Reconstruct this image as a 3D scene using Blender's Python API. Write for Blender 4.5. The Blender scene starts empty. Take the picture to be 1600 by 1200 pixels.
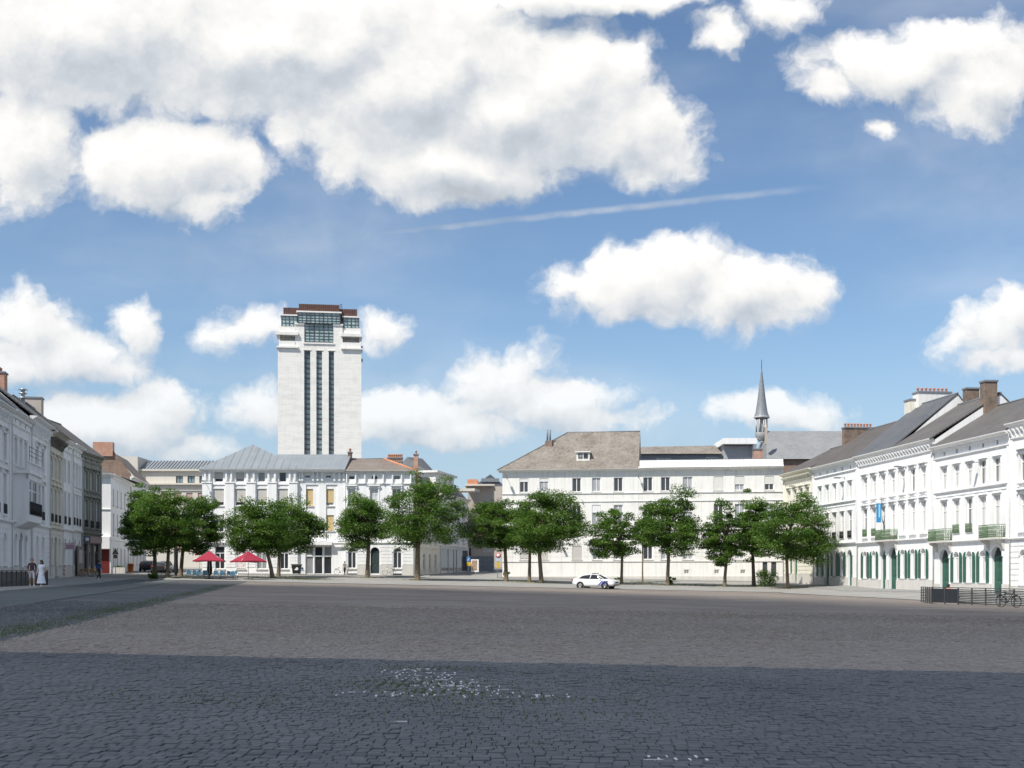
import bpy, bmesh, math, random
import numpy as np
from mathutils import Vector, Matrix
R = math.radians
random.seed(7); RNG = np.random.default_rng(7)
S = bpy.context.scene
COL = S.collection
# ------------------------------------------------------------------ camera
FOC, CX, HZ, EYE = 1900.0, 800.0, 903.0, 1.6      # focal length in photo pixels, principal column, horizon row, eye height
cd = bpy.data.cameras.new('camera'); cam = bpy.data.objects.new('camera', cd); COL.objects.link(cam)
cam.location = (0, 0, EYE); cam.rotation_euler = (R(90), 0, 0)
cd.sensor_width = 36; cd.lens = FOC / 1600 * 36; cd.shift_y = (HZ - 600) / 1600
cd.clip_start = .1; cd.clip_end = 8000
S.camera = cam
# ------------------------------------------------------------------ light
SUN_EL, SUN_AZ = 53, 44          # elevation; angle behind the camera towards the left
sdir = Vector((math.sin(R(SUN_AZ)) * math.cos(R(SUN_EL)), math.cos(R(SUN_AZ)) * math.cos(R(SUN_EL)), -math.sin(R(SUN_EL))))
sl = bpy.data.lights.new('sun', 'SUN'); sl.energy = 4.4; sl.angle = R(.53); sl.color = (1, .95, .87)
so = bpy.data.objects.new('sun', sl); COL.objects.link(so); so.rotation_euler = sdir.to_track_quat('-Z', 'Y').to_euler()
S.view_settings.view_transform = 'Standard'; S.view_settings.look = 'None'; S.view_settings.gamma = 1
S.view_settings.exposure = 0.36
SKY_STR, CLOUD_LUM = .095, .80
W = bpy.data.worlds.new('World'); S.world = W; W.use_nodes = True
nt = W.node_tree; nt.nodes.clear()
def nd(t, ty, **kw):
    n = t.nodes.new(ty)
    for k, v in kw.items(): setattr(n, k, v)
    return n
def mth(t, op, a, b=None, c=None, clamp=False):
    n = t.nodes.new('ShaderNodeMath'); n.operation = op; n.use_clamp = clamp
    for i, v in enumerate((a, b, c)):
        if v is None: continue
        if isinstance(v, (int, float)): n.inputs[i].default_value = v
        else: t.links.new(v, n.inputs[i])
    return n.outputs[0]
def vmth(t, op, a, b=None, c=None, out=0):
    n = t.nodes.new('ShaderNodeVectorMath'); n.operation = op
    for i, v in enumerate((a, b, c)):
        if v is None: continue
        if isinstance(v, (tuple, list)): n.inputs[i].default_value = v
        else: t.links.new(v, n.inputs[i])
    return n.outputs[out]
def smooth(t, x, lo, hi):
    n = t.nodes.new('ShaderNodeMapRange'); n.interpolation_type = 'SMOOTHSTEP'
    t.links.new(x, n.inputs[0]); n.inputs[1].default_value = lo; n.inputs[2].default_value = hi
    return n.outputs[0]
BLOBS = [  # cumulus lobes: direction given as photo column/row, then half sizes
 (150,50,360,135),(450,70,400,125),(650,130,270,160),(800,175,240,125),(900,125,125,90),(965,195,130,85),(1010,232,90,58),(700,255,210,70),
 (560,235,90,60),(40,225,90,105),(235,262,140,72),(312,312,66,45),(300,245,115,70),(900,-10,220,34),
 (1400,105,140,52),(1530,130,95,80),(1480,72,110,40),(1575,80,60,50),(1290,132,48,40),(1382,203,26,18),(1130,42,42,30),(1218,12,66,30),
 (1000,442,125,56),(1070,412,90,52),(1150,450,140,58),(1200,492,60,34),(900,450,52,46),(1252,447,50,40),(940,412,38,30),
 (40,505,80,55),(100,555,115,45),(180,575,46,26),(30,565,100,40),(205,512,36,38),
 (150,665,160,55),(245,640,80,50),(60,690,90,50),(300,700,55,26),
 (385,513,60,32),(345,520,35,24),(600,512,42,27),(415,642,55,38),(620,645,140,46),(765,602,75,58),(850,625,125,46),(910,650,110,28),(700,675,120,28),(800,578,58,40),
 (1540,525,70,42),(1582,492,48,40),(1570,562,90,18),(1205,645,105,30)]
def group(name):
    g = bpy.data.node_groups.new(name, 'ShaderNodeTree')
    g.interface.new_socket('Dir', in_out='INPUT', socket_type='NodeSocketVector')
    g.interface.new_socket('Density', in_out='OUTPUT', socket_type='NodeSocketFloat')
    gi = nd(g, 'NodeGroupInput'); go = nd(g, 'NodeGroupOutput')
    sx = nd(g, 'ShaderNodeSeparateXYZ'); g.links.new(gi.outputs[0], sx.inputs[0])
    return g, gi, go, sx
def cloud_front():
    g, gi, go, sx = group('cumulus_north')
    y = mth(g, 'MAXIMUM', sx.outputs[1], .05)
    u = mth(g, 'MULTIPLY', mth(g, 'DIVIDE', sx.outputs[0], y), 19.0)
    v = mth(g, 'MULTIPLY', mth(g, 'DIVIDE', sx.outputs[2], y), 19.0)
    cb = nd(g, 'ShaderNodeCombineXYZ'); g.links.new(u, cb.inputs[0]); g.links.new(v, cb.inputs[1])
    p = cb.outputs[0]
    nw = nd(g, 'ShaderNodeTexNoise'); nw.inputs['Scale'].default_value = .9; nw.inputs['Detail'].default_value = 4; nw.inputs['Roughness'].default_value = .6
    g.links.new(p, nw.inputs['Vector'])
    pw = vmth(g, 'MULTIPLY_ADD', vmth(g, 'SUBTRACT', nw.outputs['Color'], (.5, .5, .5)), (1.0, .75, 0), p)
    acc = None
    for (cx, cy, rx, ry) in BLOBS:
        ax, ay = (cx - CX) / 100, (HZ - cy) / 100; sx_, sy_ = 100 / rx, 100 / ry
        q = vmth(g, 'MULTIPLY_ADD', pw, (sx_, sy_, 0), (-ax * sx_, -ay * sy_, 0))
        ln = vmth(g, 'LENGTH', q, out=1)
        k = min(1.6, max(.5, (rx + ry) / 190))
        d = mth(g, 'MULTIPLY_ADD', ln, -k, k + .10)
        acc = d if acc is None else mth(g, 'SMOOTH_MAX', acc, d, .12)
    n2 = nd(g, 'ShaderNodeTexNoise'); n2.inputs['Scale'].default_value = 1.5; n2.inputs['Detail'].default_value = 8; n2.inputs['Roughness'].default_value = .58
    g.links.new(pw, n2.inputs['Vector'])
    front = mth(g, 'ADD', mth(g, 'MAXIMUM', acc, -1.0), mth(g, 'MULTIPLY', mth(g, 'SUBTRACT', n2.outputs[0], .48), 1.25))
    g.links.new(front, go.inputs[0]); return g
def cloud_field():
    """the same kind of broken cumulus all round the rest of the sky"""
    g, gi, go, sx = group('cumulus_field')
    zz = mth(g, 'ADD', mth(g, 'MAXIMUM', sx.outputs[2], .02), .22)
    c2 = nd(g, 'ShaderNodeCombineXYZ'); g.links.new(mth(g, 'DIVIDE', sx.outputs[0], zz), c2.inputs[0]); g.links.new(mth(g, 'DIVIDE', sx.outputs[1], zz), c2.inputs[1])
    n3 = nd(g, 'ShaderNodeTexNoise'); n3.inputs['Scale'].default_value = 1.9; n3.inputs['Detail'].default_value = 6; n3.inputs['Roughness'].default_value = .55
    g.links.new(c2.outputs[0], n3.inputs['Vector'])
    g.links.new(mth(g, 'MULTIPLY', mth(g, 'SUBTRACT', n3.outputs[0], .5), 3.0), go.inputs[0]); return g
tc = nd(nt, 'ShaderNodeTexCoord'); DIR = tc.outputs['Generated']
sky = nd(nt, 'ShaderNodeTexSky', sky_type='NISHITA'); sky.sun_disc = False
sky.sun_elevation = R(SUN_EL); sky.sun_rotation = R(180 + SUN_AZ); sky.altitude = 20; sky.air_density = 1.0; sky.dust_density = .3; sky.ozone_density = 2.0
mp = nd(nt, 'ShaderNodeSeparateXYZ'); nt.links.new(DIR, mp.inputs[0])
sk0 = vmth(nt, 'MULTIPLY', sky.outputs[0], tuple(SKY_STR * c for c in (.93, 1.01, 1.06)))
hz = nd(nt, 'ShaderNodeMix'); hz.data_type = 'RGBA'      # pale summer haze low over the horizon, all round
nt.links.new(mth(nt, 'MULTIPLY', mth(nt, 'SUBTRACT', 1.0, smooth(nt, mth(nt, 'ABSOLUTE', mp.outputs[2]), .0, .22)), .85), hz.inputs[0])
nt.links.new(sk0, hz.inputs[6]); hz.inputs[7].default_value = (.34, .44, .55, 1); SKYC = hz.outputs[2]
def cloud_background(grp, extra=None):
    g1 = nd(nt, 'ShaderNodeGroup'); g1.node_tree = grp; nt.links.new(DIR, g1.inputs[0])
    g2 = nd(nt, 'ShaderNodeGroup'); g2.node_tree = grp
    nt.links.new(vmth(nt, 'ADD', DIR, (-.010, 0, .020)), g2.inputs[0])
    D = g1.outputs[0]; alpha = smooth(nt, D, -.12, .40)
    lum = mth(nt, 'MULTIPLY_ADD', mth(nt, 'SUBTRACT', D, g2.outputs[0]), .28, .89)
    lum = mth(nt, 'SUBTRACT', lum, mth(nt, 'MULTIPLY', smooth(nt, D, .35, 1.3), .07))
    lum = mth(nt, 'MINIMUM', mth(nt, 'MAXIMUM', lum, .60), 1.04)
    alpha = mth(nt, 'MULTIPLY', alpha, mth(nt, 'MULTIPLY_ADD', smooth(nt, mp.outputs[2], .04, .26), .30, .70))   # low clouds pale in the haze
    if extra is not None: alpha = mth(nt, 'MAXIMUM', alpha, extra)
    cc = nd(nt, 'ShaderNodeMix'); cc.data_type = 'RGBA'; nt.links.new(smooth(nt, lum, .64, .95), cc.inputs[0])
    cc.inputs[6].default_value = (.82, .89, .98, 1); cc.inputs[7].default_value = (1, .99, .97, 1)
    cl = vmth(nt, 'SCALE', cc.outputs[2]); nt.links.new(mth(nt, 'MULTIPLY', lum, CLOUD_LUM), cl.node.inputs[3])
    fx = nd(nt, 'ShaderNodeMix'); fx.data_type = 'RGBA'
    nt.links.new(alpha, fx.inputs[0]); nt.links.new(SKYC, fx.inputs[6]); nt.links.new(cl, fx.inputs[7])
    bg = nd(nt, 'ShaderNodeBackground'); nt.links.new(fx.outputs[2], bg.inputs[0]); return bg.outputs[0]
# vapour trail and thin high veil
yy = mth(nt, 'MAXIMUM', mp.outputs[1], .05)
tu = mth(nt, 'DIVIDE', mp.outputs[0], yy); tv = mth(nt, 'DIVIDE', mp.outputs[2], yy)
ang = math.atan2(73, 690); ux, uy = math.cos(ang), math.sin(ang)
c0u, c0v = (890 - CX) / FOC, (HZ - 334) / FOC
al = mth(nt, 'ADD', mth(nt, 'MULTIPLY', mth(nt, 'SUBTRACT', tu, c0u), ux), mth(nt, 'MULTIPLY', mth(nt, 'SUBTRACT', tv, c0v), uy))
ac = mth(nt, 'SUBTRACT', mth(nt, 'MULTIPLY', mth(nt, 'SUBTRACT', tv, c0v), ux), mth(nt, 'MULTIPLY', mth(nt, 'SUBTRACT', tu, c0u), uy))
tn = nd(nt, 'ShaderNodeTexNoise'); tn.inputs['Scale'].default_value = 45; tn.inputs['Detail'].default_value = 5; nt.links.new(DIR, tn.inputs['Vector'])
acd = mth(nt, 'ABSOLUTE', mth(nt, 'MULTIPLY_ADD', mth(nt, 'SUBTRACT', tn.outputs[0], .5), .0035, ac))
trail = mth(nt, 'MULTIPLY', mth(nt, 'SUBTRACT', 1.0, smooth(nt, acd, .0005, .0042)), mth(nt, 'SUBTRACT', 1.0, smooth(nt, mth(nt, 'ABSOLUTE', al), .10, .23)))
trail = mth(nt, 'MULTIPLY', trail, mth(nt, 'MULTIPLY', tn.outputs[0], .75))
vn = nd(nt, 'ShaderNodeTexNoise'); vn.inputs['Scale'].default_value = 3.0; vn.inputs['Detail'].default_value = 5
nt.links.new(vmth(nt, 'MULTIPLY', DIR, (1, 1, 3.5)), vn.inputs['Vector'])
veil = mth(nt, 'MULTIPLY', smooth(nt, vn.outputs[0], .40, .8), .30)
north = cloud_background(cloud_front(), mth(nt, 'MAXIMUM', trail, veil)); field = cloud_background(cloud_field())
ext = mth(nt, 'MAXIMUM', mth(nt, 'ABSOLUTE', tu), mth(nt, 'SUBTRACT', tv, .05))
away = mth(nt, 'MAXIMUM', smooth(nt, ext, .46, .58), mth(nt, 'LESS_THAN', mp.outputs[1], .1))
ms = nd(nt, 'ShaderNodeMixShader'); nt.links.new(away, ms.inputs[0]); nt.links.new(north, ms.inputs[1]); nt.links.new(field, ms.inputs[2])
wo = nd(nt, 'ShaderNodeOutputWorld'); nt.links.new(ms.outputs[0], wo.inputs[0])
W.cycles.sampling_method = 'MANUAL'; W.cycles.sample_map_resolution = 256

# ------------------------------------------------------------------ terrain and pixel helpers
def interp(x, xs, ys): return float(np.interp(x, xs, ys))
CY = ([-200, 0, 80, 122, 157, 235, 400, 3000], [0, 0, .40, .62, 1.65, 3.7, 4.6, 5])
CT = ([0, 80, 122, 157, 240, 400], [.014, .0177, .021, .013, .004, 0])
def ss(x, a, b):
    t = min(1, max(0, (x - a) / (b - a))); return t * t * (3 - 2 * t)
def gz(X, Y):
    z = interp(Y, *CY) - interp(Y, *CT) * max(-70, min(60, X))
    z += .55 * ss(X, 29, 38) * ss(Y, 90, 108) * (1 - ss(Y, 128, 150))
    return z
def at(px, py, Y): return Vector(((px - CX) / FOC * Y, Y, EYE + (HZ - py) / FOC * Y))
def hit(px, py, lo=4, hi=175):
    """point of the ground seen at a photo pixel"""
    k = (px - CX) / FOC; best = (9, 100)
    for i in range(500):
        Y = lo + (hi - lo) * i / 499
        e = abs(HZ - (gz(k * Y, Y) - EYE) * FOC / Y - py)
        if e < best[0]: best = (e, Y)
    Y = best[1]; return Vector((k * Y, Y, gz(k * Y, Y)))
ROW_L = lambda px: -21.44 / ((px - CX) / FOC + .19)
ROW_R = lambda px: 52.17 / ((px - CX) / FOC + .1234)
def row_left(px): Y = ROW_L(px); return Vector(((px - CX) / FOC * Y, Y))
def row_right(px): Y = ROW_R(px); return Vector(((px - CX) / FOC * Y, Y))

# ------------------------------------------------------------------ materials
MATS = {}
def newmat(name):
    m = bpy.data.materials.new(name); m.use_nodes = True; t = m.node_tree
    return m, t, t.nodes['Principled BSDF']
def ramp(t, fac, stops):
    r = t.nodes.new('ShaderNodeValToRGB'); t.links.new(fac, r.inputs[0])
    e = r.color_ramp.elements
    while len(e) < len(stops): e.new(.5)
    for x, (p, c) in zip(e, stops): x.position = p; x.color = (*c, 1) if len(c) == 3 else c
    return r.outputs[0]
def noise(t, vec, scale, detail=5, rough=.55):
    n = t.nodes.new('ShaderNodeTexNoise'); n.inputs['Scale'].default_value = scale; n.inputs['Detail'].default_value = detail; n.inputs['Roughness'].default_value = rough
    if vec is not None: t.links.new(vec, n.inputs['Vector'])
    return n.outputs[0]
def mixc(t, f, a, b, blend='MIX'):
    n = t.nodes.new('ShaderNodeMix'); n.data_type = 'RGBA'; n.blend_type = blend
    for i, v in ((0, f), (6, a), (7, b)):
        if isinstance(v, (int, float)): n.inputs[i].default_value = v
        elif isinstance(v, tuple): n.inputs[i].default_value = (*v, 1) if len(v) == 3 else v
        else: t.links.new(v, n.inputs[i])
    return n.outputs[2]
def bump(t, b, h, st, dist=.02):
    n = t.nodes.new('ShaderNodeBump'); n.inputs['Strength'].default_value = st; n.inputs['Distance'].default_value = dist
    t.links.new(h, n.inputs['Height']); t.links.new(n.outputs[0], b.inputs['Normal'])
def objc(t): return t.nodes.new('ShaderNodeTexCoord').outputs['Object']
def plain(name, col, rough=.6, var=.12, scale=3, metal=0, bmp=.1, spec=.4):
    if name in MATS: return MATS[name]
    m, t, b = newmat(name); c = objc(t)
    n = noise(t, c, scale)
    d = tuple(x * (1 - var) for x in col); l = tuple(min(1, x * (1 + var)) for x in col)
    t.links.new(ramp(t, n, [(.3, d), (.7, l)]), b.inputs['Base Color'])
    b.inputs['Roughness'].default_value = rough; b.inputs['Metallic'].default_value = metal; b.inputs['Specular IOR Level'].default_value = spec
    if bmp: bump(t, b, noise(t, c, scale * 12, 3), bmp)
    MATS[name] = m; return m
def stucco(name, col, dirt=(.42, .40, .36), amt=.35, streak=1.0, lifts=0):
    """painted render with rain streaks and blotches of dirt"""
    if name in MATS: return MATS[name]
    m, t, b = newmat(name); c = objc(t)
    st = noise(t, vmth(t, 'MULTIPLY', c, (2.4, 2.4, .16)), 1.0, 6, .65)
    bl = noise(t, c, .55, 7, .62)
    f = mth(t, 'MULTIPLY', mth(t, 'MULTIPLY', ramp(t, st, [(.47, (0, 0, 0)), (.78, (1, 1, 1))]), streak), amt)
    f = mth(t, 'ADD', f, mth(t, 'MULTIPLY', ramp(t, bl, [(.52, (0, 0, 0)), (.8, (1, 1, 1))]), amt * .6), clamp=True)
    if lifts:                                                # pour joints and patchy casting
        sz = nd(t, 'ShaderNodeSeparateXYZ'); t.links.new(c, sz.inputs[0])
        fr = mth(t, 'FRACT', mth(t, 'MULTIPLY', sz.outputs[2], .8)); jn = mth(t, 'MULTIPLY', mth(t, 'LESS_THAN', fr, .06), .22)
        pa = ramp(t, noise(t, vmth(t, 'MULTIPLY', c, (.22, .22, .8)), 1.0, 4, .7), [(.45, (0, 0, 0)), (.75, (.45, .45, .45))])
        f = mth(t, 'ADD', mth(t, 'ADD', f, jn), pa, clamp=True)
    t.links.new(mixc(t, f, col, dirt), b.inputs['Base Color'])
    b.inputs['Roughness'].default_value = .82; b.inputs['Specular IOR Level'].default_value = .25
    bump(t, b, noise(t, c, 22, 4), .25, .012)
    MATS[name] = m; return m
def tiles(name, cols, sx=.30, sz=.22, rough=.7, joint=.55, swap=False):
    """roof covering in courses; rows run along local x"""
    if name in MATS: return MATS[name]
    m, t, b = newmat(name); c = objc(t)
    sp = nd(t, 'ShaderNodeSeparateXYZ'); t.links.new(c, sp.inputs[0])
    cb = nd(t, 'ShaderNodeCombineXYZ')
    t.links.new(sp.outputs[1 if swap else 0], cb.inputs[0]); t.links.new(mth(t, 'ADD', sp.outputs[0 if swap else 1], sp.outputs[2]), cb.inputs[1])
    br = nd(t, 'ShaderNodeTexBrick'); t.links.new(cb.outputs[0], br.inputs['Vector'])
    br.inputs['Scale'].default_value = 1; br.inputs['Brick Width'].default_value = sx; br.inputs['Row Height'].default_value = sz * 1.3
    br.inputs['Mortar Size'].default_value = .018; br.inputs['Mortar Smooth'].default_value = .4; br.inputs['Bias'].default_value = 0
    br.inputs['Color1'].default_value = (*cols[0], 1); br.inputs['Color2'].default_value = (*cols[1], 1)
    br.inputs['Mortar'].default_value = (*[x * joint for x in cols[0]], 1)
    big = noise(t, c, .5, 6, .65)
    col = mixc(t, mth(t, 'MULTIPLY', ramp(t, big, [(.38, (0, 0, 0)), (.72, (1, 1, 1))]), .6), br.outputs[0], cols[2])
    t.links.new(col, b.inputs['Base Color']); b.inputs['Roughness'].default_value = rough; b.inputs['Specular IOR Level'].default_value = .35
    bump(t, b, br.outputs['Fac'], -.35, .02)
    MATS[name] = m; return m
def brickmat(name, cols, mortar=(.42, .38, .33)):
    if name in MATS: return MATS[name]
    m, t, b = newmat(name); c = objc(t)
    sp = nd(t, 'ShaderNodeSeparateXYZ'); t.links.new(c, sp.inputs[0]); cb = nd(t, 'ShaderNodeCombineXYZ')
    t.links.new(mth(t, 'ADD', sp.outputs[0], sp.outputs[1]), cb.inputs[0]); t.links.new(sp.outputs[2], cb.inputs[1])
    br = nd(t, 'ShaderNodeTexBrick'); t.links.new(cb.outputs[0], br.inputs['Vector'])
    br.inputs['Scale'].default_value = 1; br.inputs['Brick Width'].default_value = .24; br.inputs['Row Height'].default_value = .08; br.inputs['Mortar Size'].default_value = .008
    br.inputs['Color1'].default_value = (*cols[0], 1); br.inputs['Color2'].default_value = (*cols[1], 1); br.inputs['Mortar'].default_value = (*mortar, 1)
    col = mixc(t, mth(t, 'MULTIPLY', ramp(t, noise(t, c, 1.2, 7, .7), [(.45, (0, 0, 0)), (.65, (1, 1, 1))]), .7), br.outputs[0], cols[2])
    t.links.new(col, b.inputs['Base Color']); b.inputs['Roughness'].default_value = .85
    bump(t, b, br.outputs['Fac'], -.3, .01)
    MATS[name] = m; return m
def glassmat(name, dark, light, k=.5):
    """window glass: glossy, with whatever hangs behind it"""
    if name in MATS: return MATS[name]
    m, t, b = newmat(name); c = objc(t)
    oi = t.nodes.new('ShaderNodeObjectInfo')
    f = mth(t, 'LESS_THAN', oi.outputs['Random'], k)
    n = noise(t, vmth(t, 'MULTIPLY', c, (6, 6, .5)), 1.5, 3)
    f = mth(t, 'MULTIPLY', f, ramp(t, n, [(.25, (.55, .55, .55)), (.6, (1, 1, 1))]))
    t.links.new(mixc(t, f, dark, light), b.inputs['Base Color'])
    b.inputs['Roughness'].default_value = .06; b.inputs['Specular IOR Level'].default_value = .6
    MATS[name] = m; return m
WHITE = stucco('white_render', (.83, .83, .82), amt=.30)
WHITE2 = stucco('white_render_old', (.80, .79, .75), (.45, .42, .37), amt=.45)
CREAM = stucco('cream_render', (.78, .75, .64), (.46, .42, .32), amt=.3)
OFFW = stucco('off_white_render', (.72, .69, .60), (.30, .27, .22), amt=.5)
GREYR = stucco('grey_render', (.30, .29, .26), (.12, .115, .10), amt=.55)
BEIGE = stucco('beige_stone', (.60, .565, .50), (.42, .39, .34), amt=.3)
TAUPE = stucco('taupe_render', (.46, .41, .36), (.33, .30, .27), amt=.25)
CONC = stucco('pale_concrete', (.83, .815, .775), (.52, .50, .46), amt=.42, streak=.6, lifts=1)
STONE = stucco('blue_stone', (.42, .43, .43), (.25, .25, .25), amt=.4)
PALE = stucco('pale_stone_plinth', (.60, .58, .54), (.36, .34, .31), amt=.5)
SOOT = stucco('sooty_render', (.16, .145, .125), (.05, .047, .043), amt=.6)
WOODW = plain('white_paint', (.78, .78, .77), .45, .05)
SLATE = tiles('slate', ((.085, .09, .10), (.115, .12, .13), (.15, .15, .15)), .28, .2, .55)
SLATE2 = tiles('weathered_slate', ((.10, .094, .09), (.125, .118, .112), (.16, .15, .142)), .28, .2, .7)
SLATEB = tiles('brown_slate', ((.088, .078, .074), (.112, .10, .094), (.145, .132, .122)), .28, .2, .7)
GSLATE = tiles('grey_church_slate', ((.20, .205, .21), (.235, .24, .245), (.28, .28, .28)), .5, .42, .65)
TILEB = tiles('brown_tile', ((.15, .128, .106), (.26, .23, .20), (.33, .30, .265)), .24, .26, .85, .5)
TILED = tiles('dark_brown_tile', ((.17, .14, .12), (.21, .175, .15), (.26, .225, .20)), .24, .26, .85, .6)
TILER = tiles('red_brown_tile', ((.21, .12, .09), (.28, .17, .13), (.30, .23, .19)), .24, .26, .85, .6)
ZINC = tiles('zinc_sheet', ((.20, .225, .245), (.225, .25, .27), (.27, .29, .30)), .62, 40, .6, .7)
COPPER = plain('brown_copper', (.13, .07, .055), .5, .25, 1.5)
BRICK = brickmat('brown_brick', ((.13, .078, .052), (.19, .115, .078), (.08, .06, .045)))
BRICKR = brickmat('red_brick', ((.42, .16, .09), (.50, .22, .12), (.46, .37, .31)))
BRICKD = brickmat('old_brick', ((.19, .105, .07), (.25, .145, .095), (.13, .095, .07)))
POTS = plain('terracotta', (.52, .23, .13), .8, .2)
GLASS = glassmat('dark_glass', (.03, .035, .04), (.30, .31, .31), .35)
GLASSC = glassmat('curtained_glass', (.16, .165, .17), (.58, .58, .56), .72)
GLASSM = glassmat('half_curtained_glass', (.05, .055, .06), (.42, .43, .45), .55)
GLASSB = glassmat('blue_glass', (.10, .14, .16), (.20, .26, .28), .5)
GLASST = plain('tower_glass', (.36, .47, .47), .12, .35, .7, bmp=0)
LEAD = plain('lead_grey', (.20, .215, .235), .5, .15)
GREEN = plain('green_paint', (.034, .112, .08), .6, .25, 2.5)
GREENL = plain('worn_light_green_paint', (.115, .185, .095), .65, .5, 9)
BLACK = plain('black_metal', (.022, .022, .024), .45, .1)
DKFR = plain('dark_frame', (.06, .065, .07), .5, .1)
STEEL = plain('galvanised_steel', (.42, .43, .44), .4, .12, metal=.6)
BLIND = plain('grey_blind', (.52, .50, .46), .7, .05)
GOLD = plain('gold_curtain', (.60, .46, .24), .8, .12, 6)
SHUT = plain('pale_shutter', (.68, .67, .63), .6, .06)
PINKW = plain('rosy_blind', (.48, .33, .29), .7, .1)
DOOR = plain('dark_green_door', (.035, .055, .055), .45, .1)
RUBBER = plain('rubber', (.02, .02, .02), .7, .1)
RED = plain('red_canvas', (.30, .022, .048), .8, .08)
BLUE = plain('blue_banner', (.03, .25, .52), .6, .05)

# ------------------------------------------------------------------ mesh helpers
class MB:
    def __init__(s, M=None): s.v = []; s.f = []; s.m = []; s.M = M; s.cur = 0; s.sm = []
    def add(s, vs, fs, smooth=False):
        o = len(s.v)
        s.v += [tuple(s.M @ Vector(v)) for v in vs] if s.M is not None else [tuple(v) for v in vs]
        for f in fs: s.f.append([i + o for i in f]); s.m.append(s.cur); s.sm.append(smooth)
        return s
    def quad(s, a, b, c, d): return s.add([a, b, c, d], [(0, 1, 2, 3)])
    def box(s, x0, y0, z0, x1, y1, z1):
        return s.add([(x0,y0,z0),(x1,y0,z0),(x1,y1,z0),(x0,y1,z0),(x0,y0,z1),(x1,y0,z1),(x1,y1,z1),(x0,y1,z1)],
                     [(0,3,2,1),(4,5,6,7),(0,1,5,4),(1,2,6,5),(2,3,7,6),(3,0,4,7)])
    def tube(s, pts, r, n=8, r2=None, cap=True):
        pts = [Vector(p) for p in pts]; k = len(pts); vs = []; fs = []
        for i, p in enumerate(pts):
            t = (pts[min(i+1,k-1)] - pts[max(i-1,0)]).normalized()
            a = t.cross(Vector((0,0,1)))
            a = Vector((1,0,0)) if a.length < .05 else a.normalized()
            b = t.cross(a)
            rr = r[i] if isinstance(r, (list, tuple)) else (r if r2 is None else r + (r2 - r) * i / (k - 1))
            for j in range(n):
                q = 2 * math.pi * j / n; vs.append(p + (a * math.cos(q) + b * math.sin(q)) * rr)
        for i in range(k - 1):
            for j in range(n): fs.append((i*n+j, i*n+(j+1)%n, (i+1)*n+(j+1)%n, (i+1)*n+j))
        if cap: fs += [tuple(range(n-1,-1,-1)), tuple((k-1)*n+j for j in range(n))]
        return s.add(vs, fs, True)
    def lathe(s, prof, n=16, c=(0,0,0)):
        vs = []; fs = []; k = len(prof)
        for r, z in prof:
            for j in range(n): q = 2*math.pi*j/n; vs.append((c[0]+r*math.cos(q), c[1]+r*math.sin(q), c[2]+z))
        for i in range(k-1):
            for j in range(n): fs.append((i*n+j, i*n+(j+1)%n, (i+1)*n+(j+1)%n, (i+1)*n+j))
        return s.add(vs, fs, True)
    def prism(s, poly, y0, y1):
        """polygon in x,z extruded in y"""
        n = len(poly); vs = [(x,y0,z) for x,z in poly] + [(x,y1,z) for x,z in poly]
        return s.add(vs, [tuple(range(n)), tuple(range(2*n-1,n-1,-1))] + [(i,(i+1)%n+0 if False else (i+1)%n, n+(i+1)%n, n+i)[::-1] for i in range(n)])
    def extrude_x(s, poly, x0, x1):
        """profile in y,z run along x"""
        n = len(poly); vs = [(x0,y,z) for y,z in poly] + [(x1,y,z) for y,z in poly]
        return s.add(vs, [tuple(range(n-1,-1,-1)), tuple(range(n,2*n))] + [(i,(i+1)%n,n+(i+1)%n,n+i) for i in range(n)])
    def mesh(s, name, mats):
        me = bpy.data.meshes.new(name); me.from_pydata(s.v, [], s.f)
        for m in (mats if isinstance(mats, (list, tuple)) else [mats]): me.materials.append(m)
        if any(s.m): me.polygons.foreach_set('material_index', s.m)
        me.polygons.foreach_set('use_smooth', s.sm); me.update()
        bm = bmesh.new(); bm.from_mesh(me); bmesh.ops.recalc_face_normals(bm, faces=bm.faces); bm.to_mesh(me); bm.free()
        return me
    def build(s, name, mats, parent=None, M=None): return link(name, s.mesh(name, mats), parent, M)
def link(name, me, parent=None, M=None):
    o = bpy.data.objects.new(name, me); COL.objects.link(o); o.parent = parent
    if M is not None: o.matrix_local = M
    return o
def tag(o, label, cat, group=None):
    o['label'] = label; o['category'] = cat
    if group: o['group'] = group
    return o
def thing(name, label, cat, loc=(0,0,0), rz=0, group=None, scale=None):
    o = bpy.data.objects.new(name, None); COL.objects.link(o); o.location = loc; o.rotation_euler = (0,0,rz); o.empty_display_size = .3
    if scale: o.scale = scale
    return tag(o, label, cat, group)
def copy_tree(o, parent=None):
    c = o.copy(); COL.objects.link(c); c.parent = parent
    for ch in list(o.children): copy_tree(ch, c)
    return c
def T(x, y, z): return Matrix.Translation((x, y, z))
CACHE = {}

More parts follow.
